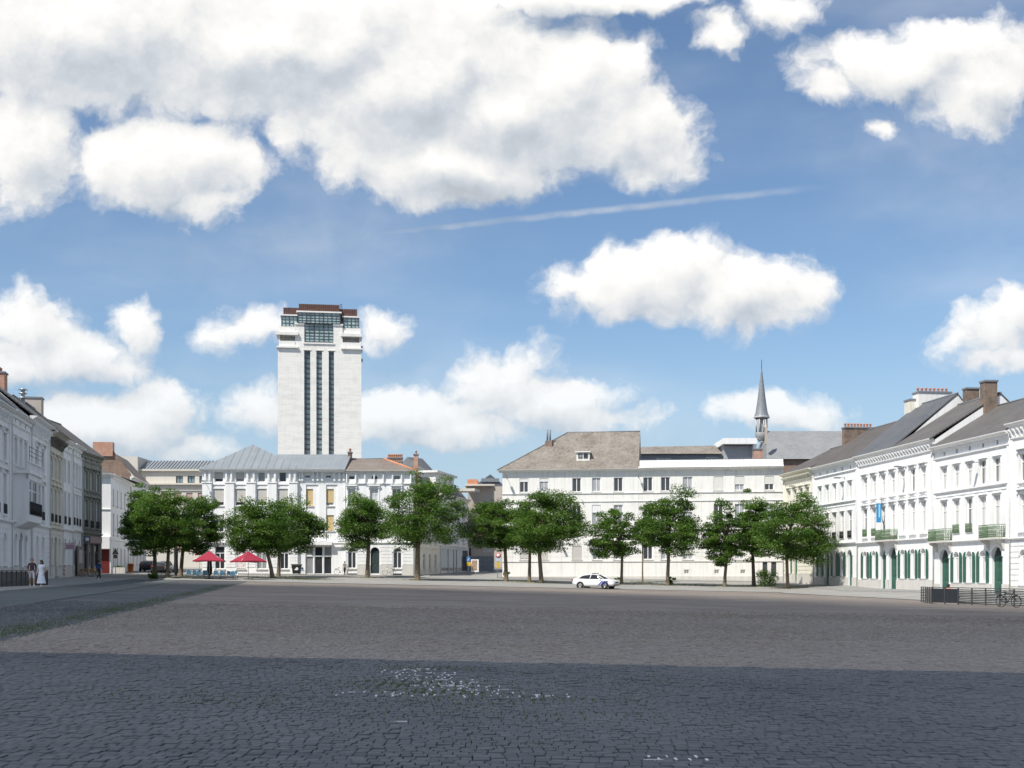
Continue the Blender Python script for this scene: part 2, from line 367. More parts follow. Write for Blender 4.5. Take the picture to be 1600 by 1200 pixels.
# ------------------------------------------------------------------ facade kit (local frame: x along the wall, y into the house, z up)
def arc_pts(x0, x1, zs, rise, n=10):
    c = (x0 + x1) / 2; h = (x1 - x0) / 2
    return [(c - h * math.cos(math.pi * i / n), zs + rise * math.sin(math.pi * i / n)) for i in range(n + 1)]
def wall_mesh(mb, x0, x1, z0, z1, ops, depth=.28, y=0):
    """wall sheet with real openings; ops: (xa, xb, za, zb, rise) where rise > 0 is an arched head"""
    xs = sorted({x0, x1, *[v for o in ops for v in (o[0], o[1])]}); zs = sorted({z0, z1, *[v for o in ops for v in (o[2], o[3])]})
    xs = [v for v in xs if x0 <= v <= x1]; zs = [v for v in zs if z0 <= v <= z1]
    for i in range(len(xs) - 1):
        run = None
        for j in range(len(zs) - 1):
            cx, cz = (xs[i] + xs[i+1]) / 2, (zs[j] + zs[j+1]) / 2
            solid = not any(o[0] < cx < o[1] and o[2] < cz < o[3] for o in ops)
            if solid:
                if run is None: run = zs[j]
            elif run is not None:
                mb.quad((xs[i],y,run),(xs[i+1],y,run),(xs[i+1],y,zs[j]),(xs[i],y,zs[j])); run = None
        if run is not None: mb.quad((xs[i],y,run),(xs[i+1],y,run),(xs[i+1],y,z1),(xs[i],y,z1))
    for (a, b, c, d, rise) in ops:
        yd = y + depth
        if rise <= 0:
            ring = [(a,c),(b,c),(b,d),(a,d)]
        else:
            ar = arc_pts(a, b, d - rise, rise)
            ring = [(a,c),(b,c)] + ar[::-1]
            n = len(ar); h = n // 2
            mb.add([(x,y,z) for x,z in ar[:h+1]] + [(a,y,d)], [tuple(range(h+2))])
            mb.add([(x,y,z) for x,z in ar[h:]] + [(b,y,d)], [tuple(range(n-h+1))])
        k = len(ring)
        for i in range(k):
            (p, q), (r_, s_) = ring[i], ring[(i+1) % k]
            mb.quad((p,y,q),(r_,y,s_),(r_,yd,s_),(p,yd,q))
def window_meshes(w, h, rise, style, fm, gm, inset):
    key = ('win', round(w,2), round(h,2), round(rise,2), style, fm.name, gm.name, inset)
    if key in CACHE: return CACHE[key]
    f = MB(); t = .085; y0, y1 = inset - .07, inset
    top = h - rise
    f.box(0,y0,0,t,y1,top); f.box(w-t,y0,0,w,y1,top); f.box(t,y0,0,w-t,y1,t)
    if rise > 0:
        o = arc_pts(0, w, top, rise); i_ = arc_pts(t, w-t, top, rise - t)
        for k in range(len(o)-1):
            a,b,c,d = o[k],o[k+1],i_[k+1],i_[k]
            f.add([(p[0],yy_,p[1]) for yy_ in (y0,y1) for p in (a,b,c,d)], [(0,1,2,3),(7,6,5,4),(0,4,5,1),(2,6,7,3)])
        f.box(t,y0+.004,top-t/2,w-t,y1,top+t/2)
    else: f.box(t,y0,h-t,w-t,y1,h)
    if style in ('casement', 'half', 'trans'):
        zt = top * .70 if rise <= 0 else top
        if rise <= 0 and style != 'half': f.box(t,y0+.004,zt-t/2,w-t,y1,zt+t/2)
        f.box(w/2-t*.55,y0+.006,t,w/2+t*.55,y1,(top if style != 'trans' else zt))
    if style == 'grid':
        for k in (1,2,3): f.box(t,y0+.01,h*k/4-.02,w-t,y1,h*k/4+.02)
        f.box(w/2-.03,y0+.006,t,w/2+.03,y1,h-t)
    g = MB()
    ring = [(.02,.02),(w-.02,.02)] + ([(w-.02,h-.02),(.02,h-.02)] if rise <= 0 else arc_pts(.02,w-.02,top,rise-.02)[::-1])
    g.add([(x,inset-.02,z) for x,z in ring], [tuple(range(len(ring)))])
    CACHE[key] = (f.mesh('window', fm), g.mesh('pane', gm)); return CACHE[key]
def put_window(par, x, z, w, h, rise=0, style='casement', fm=None, gm=None, M=None, inset=.24, blind=None, bfrac=1.0, sill=None, y=0):
    fmn, gmn = window_meshes(w, h, rise, style, fm or WOODW, gm or GLASS, inset)
    B = (M if M is not None else Matrix()) @ T(x, y, z)
    o = link('window', fmn, par, B); link('pane', gmn, o)
    if blind is not None:
        key = ('blind', round(w,2), round(h,2), bfrac, blind.name)
        if key not in CACHE:
            b = MB(); n = max(4, int(h * bfrac / .28)); zb = h * (1 - bfrac) + .02
            for k in range(n):
                za = zb + (h - .02 - zb) * k / n; zc = zb + (h - .02 - zb) * (k + 1) / n
                b.box(.03, inset-.125, za, w-.03, inset-.10, zc-.012)
            b.box(.03, inset-.10, zb, w-.03, inset-.09, h-.02)
            CACHE[key] = b.mesh('blind', blind)
        link('blind', CACHE[key], o)
    if sill:
        key = ('sill', round(w,2), sill.name)
        if key not in CACHE: CACHE[key] = MB().box(-.1,-.12,-.14,w+.1,.10,-.005).mesh('sill', sill)
        link('sill', CACHE[key], o)
    return o
def surround(mb, x, z, w, h, t=.16, p=.06, hood=True, rise=0):
    """moulded frame round an opening, hood on consoles above"""
    if rise > 0:
        o = arc_pts(x-t, x+w+t, z+h-rise, rise+t); i_ = arc_pts(x, x+w, z+h-rise, rise)
        for k in range(len(o)-1):
            a,b,c,d = o[k],o[k+1],i_[k+1],i_[k]
            mb.add([(q[0],yy_,q[1]) for yy_ in (-p,.01) for q in (a,b,c,d)], [(0,1,2,3),(0,4,5,1),(2,6,7,3)])
        return
    mb.box(x-t,-p,z,x-.002,.01,z+h); mb.box(x+w+.002,-p,z,x+w+t,.01,z+h); mb.box(x-t,-p-.004,z+h+.002,x+w+t,.01,z+h+t)
    if hood:
        mb.box(x-t-.1,-.28,z+h+t+.16,x+w+t+.1,.01,z+h+t+.27)
        mb.box(x-t-.02,-.2,z+h+t-.12,x-t+.11,.008,z+h+t+.158); mb.box(x+w+t-.11,-.2,z+h+t-.12,x+w+t+.02,.008,z+h+t+.158)
def band(mb, x0, x1, z, h=.16, p=.14):
    mb.extrude_x([(.01,z),(-p*.35,z),(-p*.5,z+h*.4),(-p,z+h*.6),(-p,z+h),(.01,z+h+.03)], x0, x1)
def cornice(mb, x0, x1, z, h=.55, p=.55):
    mb.extrude_x([(.01,z-h),(-p*.25,z-h),(-p*.3,z-h*.55),(-p*.75,z-h*.35),(-p*.8,z-h*.22),(-p,z-h*.18),(-p*1.04,z),(.01,z+.03)], x0, x1)
def brackets(mb, x0, x1, z, h, p, step, w=.16):
    n = max(1, int((x1 - x0) / step)); st = (x1 - x0) / n
    for i in range(n):
        c = x0 + (i + .5) * st
        mb.extrude_x([(.0,z-h),(-p*.3,z-h),(-p*.55,z-h*.55),(-p,z-h*.2),(-p,z),(.0,z)], c-w/2, c+w/2)
def rustic(mb, x0, x1, z0, z1, ops, pitch=.44, p=.05, gap=.06):
    n = int(round((z1 - z0) / pitch)); st = (z1 - z0) / n
    for j in range(n):
        a, b = z0 + j * st + gap / 2, z0 + (j + 1) * st - gap / 2
        cut = []
        for o in ops:
            if o[2] < b and o[3] > a:
                hw = (o[1] - o[0]) / 2; c = (o[0] + o[1]) / 2; r = o[4]
                if r > 0 and a > o[3] - r:
                    t_ = min(1, (a - (o[3] - r)) / r); hw = hw * math.sqrt(max(0, 1 - t_ * t_))
                cut.append((c - hw - .14, c + hw + .14))
        cut.sort(); x = x0
        for a_, b_ in cut + [(x1, x1)]:
            if a_ - x > .08: mb.box(x, -p, a, min(a_, x1), .01, b)
            x = max(x, b_)
def gable_roof(par, x0, x1, ze, zr, yr, yb, mat, over=.5, name='roof', M=None, hipl=0, hipr=0, gable=None):
    """two slopes, ridge along x at depth yr; thick enough to show an edge"""
    t = .14; sl = (zr - ze) / yr; yf = -over; zf = ze - 0.0
    mb = MB(); a = x0 + hipl; b = x1 - hipr
    P = [(x0,yf,zf),(x1,yf,zf),(b,yr,zr),(a,yr,zr),(x0,yb,ze),(x1,yb,ze)]
    vs = P + [(p[0],p[1],p[2]-t) for p in P]
    fs = [(0,1,2,3),(3,2,5,4),(6,9,8,7),(9,10,11,8),(0,6,7,1),(4,5,11,10)]
    fs += [(1,5,2)] if hipr else [(1,2,8,7),(2,5,11,8)]
    fs += [(0,3,4)] if hipl else [(0,6,9,3),(3,9,10,4)]
    mb.add(vs, fs)
    o = mb.build(name, mat, par, M)
    rb = MB(); rb.tube([(a,yr,zr+.02),(b,yr,zr+.02)], .09, 6)
    rb.build('ridge_cap', LEAD, o)
    if gable is not None:
        for x in (x0+.06, x1-.06): MB().add([(x,0.05,ze-1.2),(x,yb-.05,ze-1.2),(x,yb-.05,ze-t),(x,yr,zr-t-.02),(x,0.05,ze-t)], [(0,1,2,3,4)]).build('gable_wall', gable, par, M)
    return o
def chimney(par, x0, x1, y0, y1, z0, z1, mat, pots=0, M=None, capm=None):
    c = MB().box(x0,y0,z0,x1,y1,z1).build('chimney', mat, par, M)
    MB().box(x0-.08,y0-.08,z1-.02,x1+.08,y1+.08,z1+.14).build('chimney_cap', capm or LEAD, c)
    lx, ly = x1 - x0, y1 - y0
    for k in range(pots):
        f = (k + .5) / pots
        px_, py_ = (x0 + lx * f, (y0+y1)/2) if lx > ly else ((x0+x1)/2, y0 + ly * f)
        MB().lathe([(.13,0),(.11,.30),(.15,.34),(.15,.44),(.10,.44),(.10,.2)], 10, (px_,py_,z1+.14)).build('chimney_pot', POTS, c)
    return c
def shell(par, W_, dep, z0, z1, mat, M=None):
    m = MB(); m.quad((0,0,z0),(0,dep,z0),(0,dep,z1),(0,0,z1)); m.quad((W_,0,z0),(W_,dep,z0),(W_,dep,z1),(W_,0,z1)); m.quad((0,dep,z0),(W_,dep,z0),(W_,dep,z1),(0,dep,z1))
    m.build('outer_wall', mat, par, M)
def frame_at(P0, P1):
    d = (P1 - P0); return math.atan2(d.y, d.x), d.length
# ------------------------------------------------------------------ ground
def stone_col(t, tone, brownf, vec):
    g = ramp(t, tone, [(0, (.053, .058, .064)), (.5, (.073, .079, .086)), (1, (.105, .112, .119))])
    b = ramp(t, tone, [(0, (.160, .132, .109)), (.5, (.232, .196, .166)), (1, (.305, .266, .232))])
    c = mixc(t, brownf, g, b)
    n = noise(t, vec, .22, 6, .6)
    c = mixc(t, ramp(t, n, [(.35, (0, 0, 0)), (.7, (.5, .5, .5))]), c, mixc(t, .5, c, (.26, .255, .25)))
    n2 = noise(t, vec, 30, 3)
    return mixc(t, .35, c, mixc(t, 1.0, c, ramp(t, n2, [(.3, (.55, .55, .55)), (.7, (1.25, 1.25, 1.25))]), 'MULTIPLY'))
def line_mask(t, vec, a, b, c, soft=.08):
    """1 where a*x + b*y + c > 0"""
    d = vmth(t, 'DOT_PRODUCT', vec, (a, b, 0), out=1)
    return smooth(t, mth(t, 'ADD', d, c), -soft, soft)
def brown_mask(t, vec):
    m = mth(t, 'MULTIPLY', line_mask(t, vec, 1, .166, 10.5 - .166 * 25), line_mask(t, vec, .08, 1, -21.3))
    m = mth(t, 'MULTIPLY', m, line_mask(t, vec, -1, -.1234, 42.17))
    return m
def is_brown(x, y): return (x + .166 * y + 10.5 - .166 * 25 > 0) & (.08 * x + y - 21.3 > 0)
def plaza_material():
    m, t, b = newmat('cobbled_plaza'); c = objc(t)
    br = nd(t, 'ShaderNodeTexBrick'); t.links.new(c, br.inputs['Vector'])
    br.inputs['Scale'].default_value = 1; br.inputs['Brick Width'].default_value = .128; br.inputs['Row Height'].default_value = .15
    br.inputs['Mortar Size'].default_value = .012; br.inputs['Mortar Smooth'].default_value = .3
    br.inputs['Color1'].default_value = (0, 0, 0, 1); br.inputs['Color2'].default_value = (1, 1, 1, 1); br.inputs['Mortar'].default_value = (.5, .5, .5, 1)
    streak = noise(t, vmth(t, 'MULTIPLY', c, (.25, 1.3, 1)), .8, 7, .65)
    tone = mth(t, 'ADD', mth(t, 'MULTIPLY', br.outputs[0], .45), mth(t, 'MULTIPLY', mth(t, 'SUBTRACT', streak, .38), 2.3), clamp=True)
    col = stone_col(t, tone, brown_mask(t, c), c)
    col = mixc(t, mth(t, 'MULTIPLY', br.outputs['Fac'], .35), col, (.035, .034, .03))
    wear = noise(t, vmth(t, 'MULTIPLY', c, (.16, .55, 1)), 1.0, 6, .7)
    col = mixc(t, 1.0, col, ramp(t, wear, [(.32, (.66, .65, .66)), (.5, (1, 1, 1)), (.68, (1.28, 1.27, 1.25))]), 'MULTIPLY')
    # moss in worn patches
    mo = ramp(t, noise(t, c, .35, 8, .7), [(.60, (0, 0, 0)), (.75, (.45, .45, .45))])
    col = mixc(t, mo, col, (.075, .08, .035))
    t.links.new(col, b.inputs['Base Color']); b.inputs['Roughness'].default_value = .78; b.inputs['Specular IOR Level'].default_value = .3
    bump(t, b, mth(t, 'SUBTRACT', 1.0, br.outputs['Fac']), .6, .02)
    return m
def cobble_material(name, per_object):
    m, t, b = newmat(name); c = nd(t, 'ShaderNodeNewGeometry').outputs['Position']
    if per_object:
        tone = t.nodes.new('ShaderNodeObjectInfo').outputs['Random']; bf = mth(t, 'ADD', 0.0, 0.0)
    else:
        a = nd(t, 'ShaderNodeAttribute', attribute_name='tone'); sp = nd(t, 'ShaderNodeSeparateColor'); t.links.new(a.outputs['Color'], sp.inputs[0])
        tone, bf = sp.outputs[0], sp.outputs[1]
    t.links.new(stone_col(t, tone, bf, c), b.inputs['Base Color'])
    b.inputs['Roughness'].default_value = .62; b.inputs['Specular IOR Level'].default_value = .4
    bump(t, b, noise(t, c, 28, 5, .65), .5, .012)
    return m
def asphalt(name, col, patch):
    m, t, b = newmat(name); c = objc(t)
    n = noise(t, c, .35, 7, .6); n2 = noise(t, c, 60, 3)
    cl_ = mixc(t, ramp(t, n, [(.35, (0, 0, 0)), (.68, (1, 1, 1))]), col, patch)
    cl_ = mixc(t, .5, cl_, mixc(t, 1.0, cl_, ramp(t, n2, [(.3, (.6, .6, .6)), (.7, (1.3, 1.3, 1.3))]), 'MULTIPLY'))
    t.links.new(cl_, b.inputs['Base Color']); b.inputs['Roughness'].default_value = .85; b.inputs['Specular IOR Level'].default_value = .25
    bump(t, b, n2, .3, .01); return m
def paver(name, c1, c2, w=.3, h=.3):
    m, t, b = newmat(name); c = objc(t)
    br = nd(t, 'ShaderNodeTexBrick'); t.links.new(c, br.inputs['Vector'])
    br.inputs['Scale'].default_value = 1; br.inputs['Brick Width'].default_value = w; br.inputs['Row Height'].default_value = h; br.inputs['Mortar Size'].default_value = .01
    br.inputs['Color1'].default_value = (*c1, 1); br.inputs['Color2'].default_value = (*c2, 1); br.inputs['Mortar'].default_value = (*[x * .5 for x in c1], 1)
    col = mixc(t, ramp(t, noise(t, c, .6, 6), [(.4, (0, 0, 0)), (.7, (.5, .5, .5))]), br.outputs[0], tuple(x * .7 for x in c1))
    t.links.new(col, b.inputs['Base Color']); b.inputs['Roughness'].default_value = .85; bump(t, b, br.outputs['Fac'], -.3, .01); return m
STREET = asphalt('pale_asphalt', (.25, .245, .23), (.31, .30, .28))
ROAD = asphalt('dark_asphalt', (.085, .098, .10), (.11, .122, .124))
WALK = paver('pavement_slabs', (.24, .235, .225), (.29, .285, .27))
KERB = plain('kerb_stone', (.30, .30, .29), .8, .15, 2)
def np_mesh(name, verts, quads, mats, smooth_=False):
    me = bpy.data.meshes.new(name); nv, nf = len(verts), len(quads)
    me.vertices.add(nv); me.vertices.foreach_set('co', np.asarray(verts, np.float32).ravel())
    k = quads.shape[1]
    me.loops.add(nf * k); me.loops.foreach_set('vertex_index', np.asarray(quads, np.int32).ravel())
    me.polygons.add(nf); me.polygons.foreach_set('loop_start', np.arange(0, nf * k, k, dtype=np.int32))
    me.polygons.foreach_set('loop_total', np.full(nf, k, np.int32))
    me.polygons.foreach_set('use_smooth', np.full(nf, smooth_, bool))
    for m in mats: me.materials.append(m)
    me.update(calc_edges=True); return me
def grid_sheet(name, xs, ys, f, mat):
    V = np.array([(x, y, f(x, y)) for y in ys for x in xs]); nx = len(xs)
    Q = np.array([(j*nx+i, j*nx+i+1, (j+1)*nx+i+1, (j+1)*nx+i) for j in range(len(ys)-1) for i in range(nx-1)])
    o = link(name, np_mesh(name, V, Q, [mat])); o['kind'] = 'structure'; return o
xs = [-3000,-800,-300,-150,-100] + [-70 + 2.0*i for i in range(66)] + [80,120,200,400,900,3000]
ys = [-3000,-800,-200,-60] + [0 + 2.0*i for i in range(40)] + [80,82,84,86,88,90,92] + [94 + 2.0*i for i in range(14)] + [122 + 2.5*i for i in range(14)] + [157] + [160+5*i for i in range(15)] + [235,260,300,400,900,3000]
ys = sorted(set(ys))
plaza = grid_sheet('plaza', xs, ys, gz, plaza_material())
plaza['label'] = 'large cobbled square with a brown field framed by blue grey stone'
def strip(name, fl, fr, Y0, Y1, off, mat, kerb=True, n=8, step=1.5):
    """paved strip between two lines x = fl(Y) and x = fr(Y), following the terrain, with kerb faces"""
    ny = max(2, int((Y1 - Y0) / step)); V = []; Q = []
    for j in range(ny + 1):
        Y = Y0 + (Y1 - Y0) * j / ny; a, b = fl(Y), fr(Y)
        for i in range(n + 1): X = a + (b - a) * i / n; V.append((X, Y, gz(X, Y) + off))
    w = n + 1
    for j in range(ny):
        for i in range(n): Q.append((j*w+i, j*w+i+1, (j+1)*w+i+1, (j+1)*w+i))
    o = link(name, np_mesh(name, np.array(V), np.array(Q), [mat])); o['kind'] = 'structure'
    if kerb:
        k = MB()
        for e in (0, n):
            s_ = -1 if e == 0 else 1
            for j in range(ny):
                p, q = Vector(V[j*w+e]), Vector(V[(j+1)*w+e])
                a, b = p + Vector((s_*.15,0,.004)), q + Vector((s_*.15,0,.004)); d = Vector((0,0,-.35))
                k.quad(p + Vector((0,0,.004)), a, b, q + Vector((0,0,.004))); k.quad(a, a + d, b + d, b)
        for j in (0, ny):
            for i in range(n): p, q = Vector(V[j*w+i]), Vector(V[j*w+i+1]); d = Vector((0,0,-.35)); k.quad(p, q, q + d, p + d)
        k.build('kerb', KERB, o)
    return o
rl = lambda Y: -44 - .19 * (Y - 118.75)
rr = lambda Y: 52.17 - .1234 * Y
strip('pavement', lambda Y: rl(Y) - .5, lambda Y: rl(Y) + 6.2, 40, 131, .12, WALK)
strip('road', lambda Y: rl(Y) + 6.3, lambda Y: rl(Y) + 11.4, 4, 128, .02, ROAD, kerb=False)
strip('street', lambda Y: rl(Y) + 6.3 if Y < 131 else -46.5, lambda Y: rr(Y) - 3.4 if Y < 153 else 20, 123.5, 153, .03, STREET, kerb=False, n=40)
strip('street', lambda Y: rr(Y) - 9.6, lambda Y: rr(Y) - 3.4, 30, 123.5, .03, STREET, kerb=False, n=6)
strip('pavement', lambda Y: rr(Y) - 3.3, lambda Y: rr(Y) + .5, 60, 151, .13, WALK)
strip('pavement', lambda Y: -40.2, lambda Y: -12.6, 153.2, 158, .12, WALK)
strip('pavement', lambda Y: -1.0, lambda Y: 33.4, 150.6, 158, .12, WALK)
strip('street', lambda Y: -48.5 - .15 * (Y - 150), lambda Y: -40.3, 153, 215, .03, STREET, kerb=False)
strip('street', lambda Y: -12.4 + .218 * (Y - 157), lambda Y: -1.2 + .218 * (Y - 157), 153, 240, .03, STREET, kerb=False)
strip('pavement', lambda Y: -13 + .218 * (Y - 157), lambda Y: -10.9 + .218 * (Y - 157), 158.2, 235, .13, WALK)

# ------------------------------------------------------------------ cobblestones near the viewer
def cobbles():
    P = []; y = 8.6
    while y < 54:
        h = .15 * RNG.uniform(.94, 1.06); hw = .44 * y + 2.2
        k = int(2 * hw / .128); w = RNG.uniform(.10, .156, k); xe = np.cumsum(w) - hw + RNG.uniform(-.15, 0)
        P.append(np.stack([xe - w / 2, np.full(k, y + h / 2), w, np.full(k, h)], 1)); y += h
    P = np.concatenate(P); P = P[RNG.uniform(0, 1, len(P)) > np.clip((P[:,1] - 40) / 14, 0, 1)]
    P[:,1] += .06 * np.sin(P[:,0] * .35 + 1.3 * np.sin(P[:,1] * .21)) + .012 * np.sin(P[:,0] * 1.3 + P[:,1])
    Z = np.interp(P[:,1], *CY) - np.interp(P[:,1], *CT) * P[:,0]
    n = len(P); gap = RNG.uniform(.004, .011, n)
    hw, hd = P[:,2] / 2 - gap / 2, P[:,3] / 2 - gap / 2 * .8
    top = .019 + RNG.normal(0, .003, n); bev = .009
    low = .5 * np.sin(P[:,0] * .31 + 2 * np.sin(P[:,1] * .17)) * np.sin(P[:,1] * .27 + 1.1 * np.sin(P[:,0] * .23)) + .35 * np.sin(P[:,0] * .09 + P[:,1] * .6)
    tone = np.clip(RNG.normal(.45, .17, n) + .17 * low, 0, 1)
    sx = np.array([-1, 1, 1, -1.]); sy = np.array([-1, -1, 1, 1.])
    tx, ty = RNG.normal(0, .022, n), RNG.normal(0, .022, n); jit = RNG.normal(0, .003, (n, 4, 2))
    X1 = P[:,0,None] + sx * hw[:,None] + jit[:,:,0]; Y1 = P[:,1,None] + sy * hd[:,None] + jit[:,:,1]
    X0 = P[:,0,None] + sx * (hw[:,None] - bev) + jit[:,:,0]; Y0 = P[:,1,None] + sy * (hd[:,None] - bev) + jit[:,:,1]
    tilt = lambda X, Y: tx[:,None] * (X - P[:,0,None]) + ty[:,None] * (Y - P[:,1,None])
    V = np.stack([np.stack([X0, Y0, Z[:,None] + top[:,None] + tilt(X0, Y0)], -1),
                  np.stack([X1, Y1, Z[:,None] + top[:,None] - .005 + tilt(X1, Y1)], -1),
                  np.stack([X1, Y1, np.repeat(Z[:,None] - .02, 4, 1)], -1)], 1).reshape(n, 12, 3)
    ring = lambda a, b: [(a+i, a+(i+1)%4, b+(i+1)%4, b+i) for i in range(4)]
    F = np.array([(0,1,2,3)] + ring(4, 0) + ring(8, 4)); F2 = np.array([(0,1,2,3)] + ring(4, 0))
    vis = (np.abs(P[:,0]) < .425 * P[:,1]) & (P[:,1] > 9.95)
    near = np.argsort(np.where(vis, P[:,1], 1e9))[:300]
    mid = P[:,1] < 30; mid[near] = False; far = P[:,1] >= 30
    m_one = cobble_material('cobble', True); m_all = cobble_material('cobbles', False)
    V2 = V[far][:, [0,1,2,3,8,9,10,11]]; n1, n2 = int(mid.sum()), int(far.sum())
    Q = np.concatenate([(F[None] + (np.arange(n1) * 12)[:,None,None]).reshape(-1, 4), (F2[None] + (n1 * 12 + np.arange(n2) * 8)[:,None,None]).reshape(-1, 4)])
    me = np_mesh('cobblestones', np.concatenate([V[mid].reshape(-1, 3), V2.reshape(-1, 3)]), Q, [m_all])
    a = me.color_attributes.new('tone', 'FLOAT_COLOR', 'POINT')
    br = is_brown(P[:,0], P[:,1]).astype(float); K = np.stack([tone, br, 0*br, 0*br + 1], 1).astype(np.float32)
    a.data.foreach_set('color', np.concatenate([np.repeat(K[mid], 12, 0), np.repeat(K[far], 8, 0)]).ravel())
    o = link('cobblestones', me, plaza); o['kind'] = 'stuff'
    for i in near:
        c = np.array([P[i,0], P[i,1], Z[i]]); link('cobble', np_mesh('cobble', V[i] - c, F, [m_one]), plaza).location = c
    return P[P[:,1] < 40], Z[P[:,1] < 40]
COB, COBZ = cobbles()
# white paint left in the joints
def paint_marks(regions):
    m = MB(); pm = plain('worn_white_paint', (.66, .68, .69), .7, .2, 20)
    for (px0, py0, px1, py1, dens) in regions:
        a, b = hit(px0, py0, 8, 40), hit(px1, py1, 8, 40)
        x0, x1 = sorted((a.x, b.x)); y0, y1 = sorted((a.y, b.y))
        for (x, y, w, h), z in zip(COB, COBZ):
            if x0 <= x <= x1 and y0 <= y <= y1 and random.random() < dens * .62:
                r = random.random(); e = z + .023
                if r < .75:
                    xx = x - w / 2; q = h * random.uniform(.35, .55); t_ = random.uniform(.007, .016)
                    m.box(xx - t_, y - q, e - .02, xx + t_, y + q * random.uniform(.2, 1), e)
                else:
                    q = w * random.uniform(.3, .8); m.box(x - q, y - h / 2 - .010, e - .02, x + q, y - h / 2 + .010, e)
    o = m.build('painted_line', pm); o['kind'] = 'stuff'; tag(o, 'worn white paint marks left in the joints of the cobbles', 'paint marks')
paint_marks([(592,1052,690,1046,.7),(605,1062,720,1052,.75),(625,1074,750,1062,.75),(660,1083,790,1074,.7),(525,1090,690,1084,.5),(725,1092,900,1084,.55),(1005,1190,1110,1184,.6),(740,1128,770,1122,.12),(620,1132,660,1124,.1)])

# ------------------------------------------------------------------ weeds and grass
def leafmat(name, a, b, tr=.3):
    if name in MATS: return MATS[name]
    m, t, p = newmat(name)
    at_ = nd(t, 'ShaderNodeAttribute', attribute_name='tone'); sp = nd(t, 'ShaderNodeSeparateColor'); t.links.new(at_.outputs['Color'], sp.inputs[0])
    c = ramp(t, sp.outputs[0], [(0, a), (1, b)]); t.links.new(c, p.inputs['Base Color']); p.inputs['Roughness'].default_value = .55; p.inputs['Specular IOR Level'].default_value = .3
    tl = nd(t, 'ShaderNodeBsdfTranslucent'); t.links.new(mixc(t, 1.0, c, (1.1, 1.25, .5), 'MULTIPLY'), tl.inputs[0])
    mx = nd(t, 'ShaderNodeMixShader'); mx.inputs[0].default_value = tr
    out = [n for n in t.nodes if n.type == 'OUTPUT_MATERIAL'][0]
    t.links.new(p.outputs[0], mx.inputs[1]); t.links.new(tl.outputs[0], mx.inputs[2]); t.links.new(mx.outputs[0], out.inputs[0])
    MATS[name] = m; return m
LEAF = leafmat('tree_leaf', (.042, .098, .016), (.155, .255, .05), .38)
GRASS = leafmat('grass_blade', (.045, .075, .02), (.13, .16, .05))
DRYG = leafmat('dry_grass', (.12, .15, .04), (.34, .30, .15))
def blades(name, pts, hgt, wid, mat, label, cat='grass'):
    pts = np.array(pts); n = len(pts)
    a = RNG.uniform(0, 2*np.pi, n); h = hgt * RNG.uniform(.5, 1.3, n); w = wid * RNG.uniform(.6, 1.2, n)
    dx, dy = np.cos(a), np.sin(a); lean = RNG.normal(0, .5, (n, 2)) * h[:,None]
    V = np.stack([pts + np.stack([-dx*w, -dy*w, 0*w], 1), pts + np.stack([dx*w, dy*w, 0*w], 1), pts + np.stack([lean[:,0], lean[:,1], h], 1)], 1).reshape(-1, 3)
    me = np_mesh(name, V, np.arange(3*n).reshape(n, 3), [mat])
    at_ = me.color_attributes.new('tone', 'FLOAT_COLOR', 'POINT'); C = np.ones((n, 3, 4), np.float32); C[:,:,0] = RNG.uniform(0, 1, n)[:,None]
    at_.data.foreach_set('color', C.ravel())
    o = link(name, me); o['kind'] = 'stuff'; tag(o, label, cat); return o
pts = []
for i in range(9000):
    Y = 24 + 80 * random.random() ** 1.5; den = .5 + .5 * math.sin(Y * .7) * math.sin(Y * .23 + 1)
    if random.random() > .25 + .75 * den: continue
    X = -10.9 - .166 * (Y - 25) + random.gauss(0, .35) - .5 * abs(random.gauss(0, .6)); pts.append((X, Y, gz(X, Y) + .028))
blades('grass', pts, .05, .010, GRASS, 'weedy grass growing along the edge of the brown cobbled field')
pts = []
for (px, py, rx, ry, n) in [(640,1070,1.1,.5,700),(690,1084,1.0,.35,400),(720,1104,.8,.3,160),(960,1066,1.6,.8,260),(820,1094,1.4,.3,300),(700,1120,.9,.4,90),(770,1162,.7,.3,60),(360,1097,1.5,.5,160),(250,1085,1.2,.4,110),(900,1122,.9,.3,80),(330,1040,1,.5,70),(670,1046,1.1,.3,300),(1240,1000,3,2,120),(960,985,4,3,160)]:
    c = hit(px, py, 8, 60)
    for i in range(n):
        X, Y = c.x + random.gauss(0, rx * .6), c.y + random.gauss(0, ry * .9)
        X = round(X / .128) * .128 + random.gauss(0, .022); pts.append((X, Y, gz(X, Y) + .012))
blades('moss_tufts', pts, .03, .012, GRASS, 'tufts of moss and grass in the joints between foreground cobbles', 'moss')
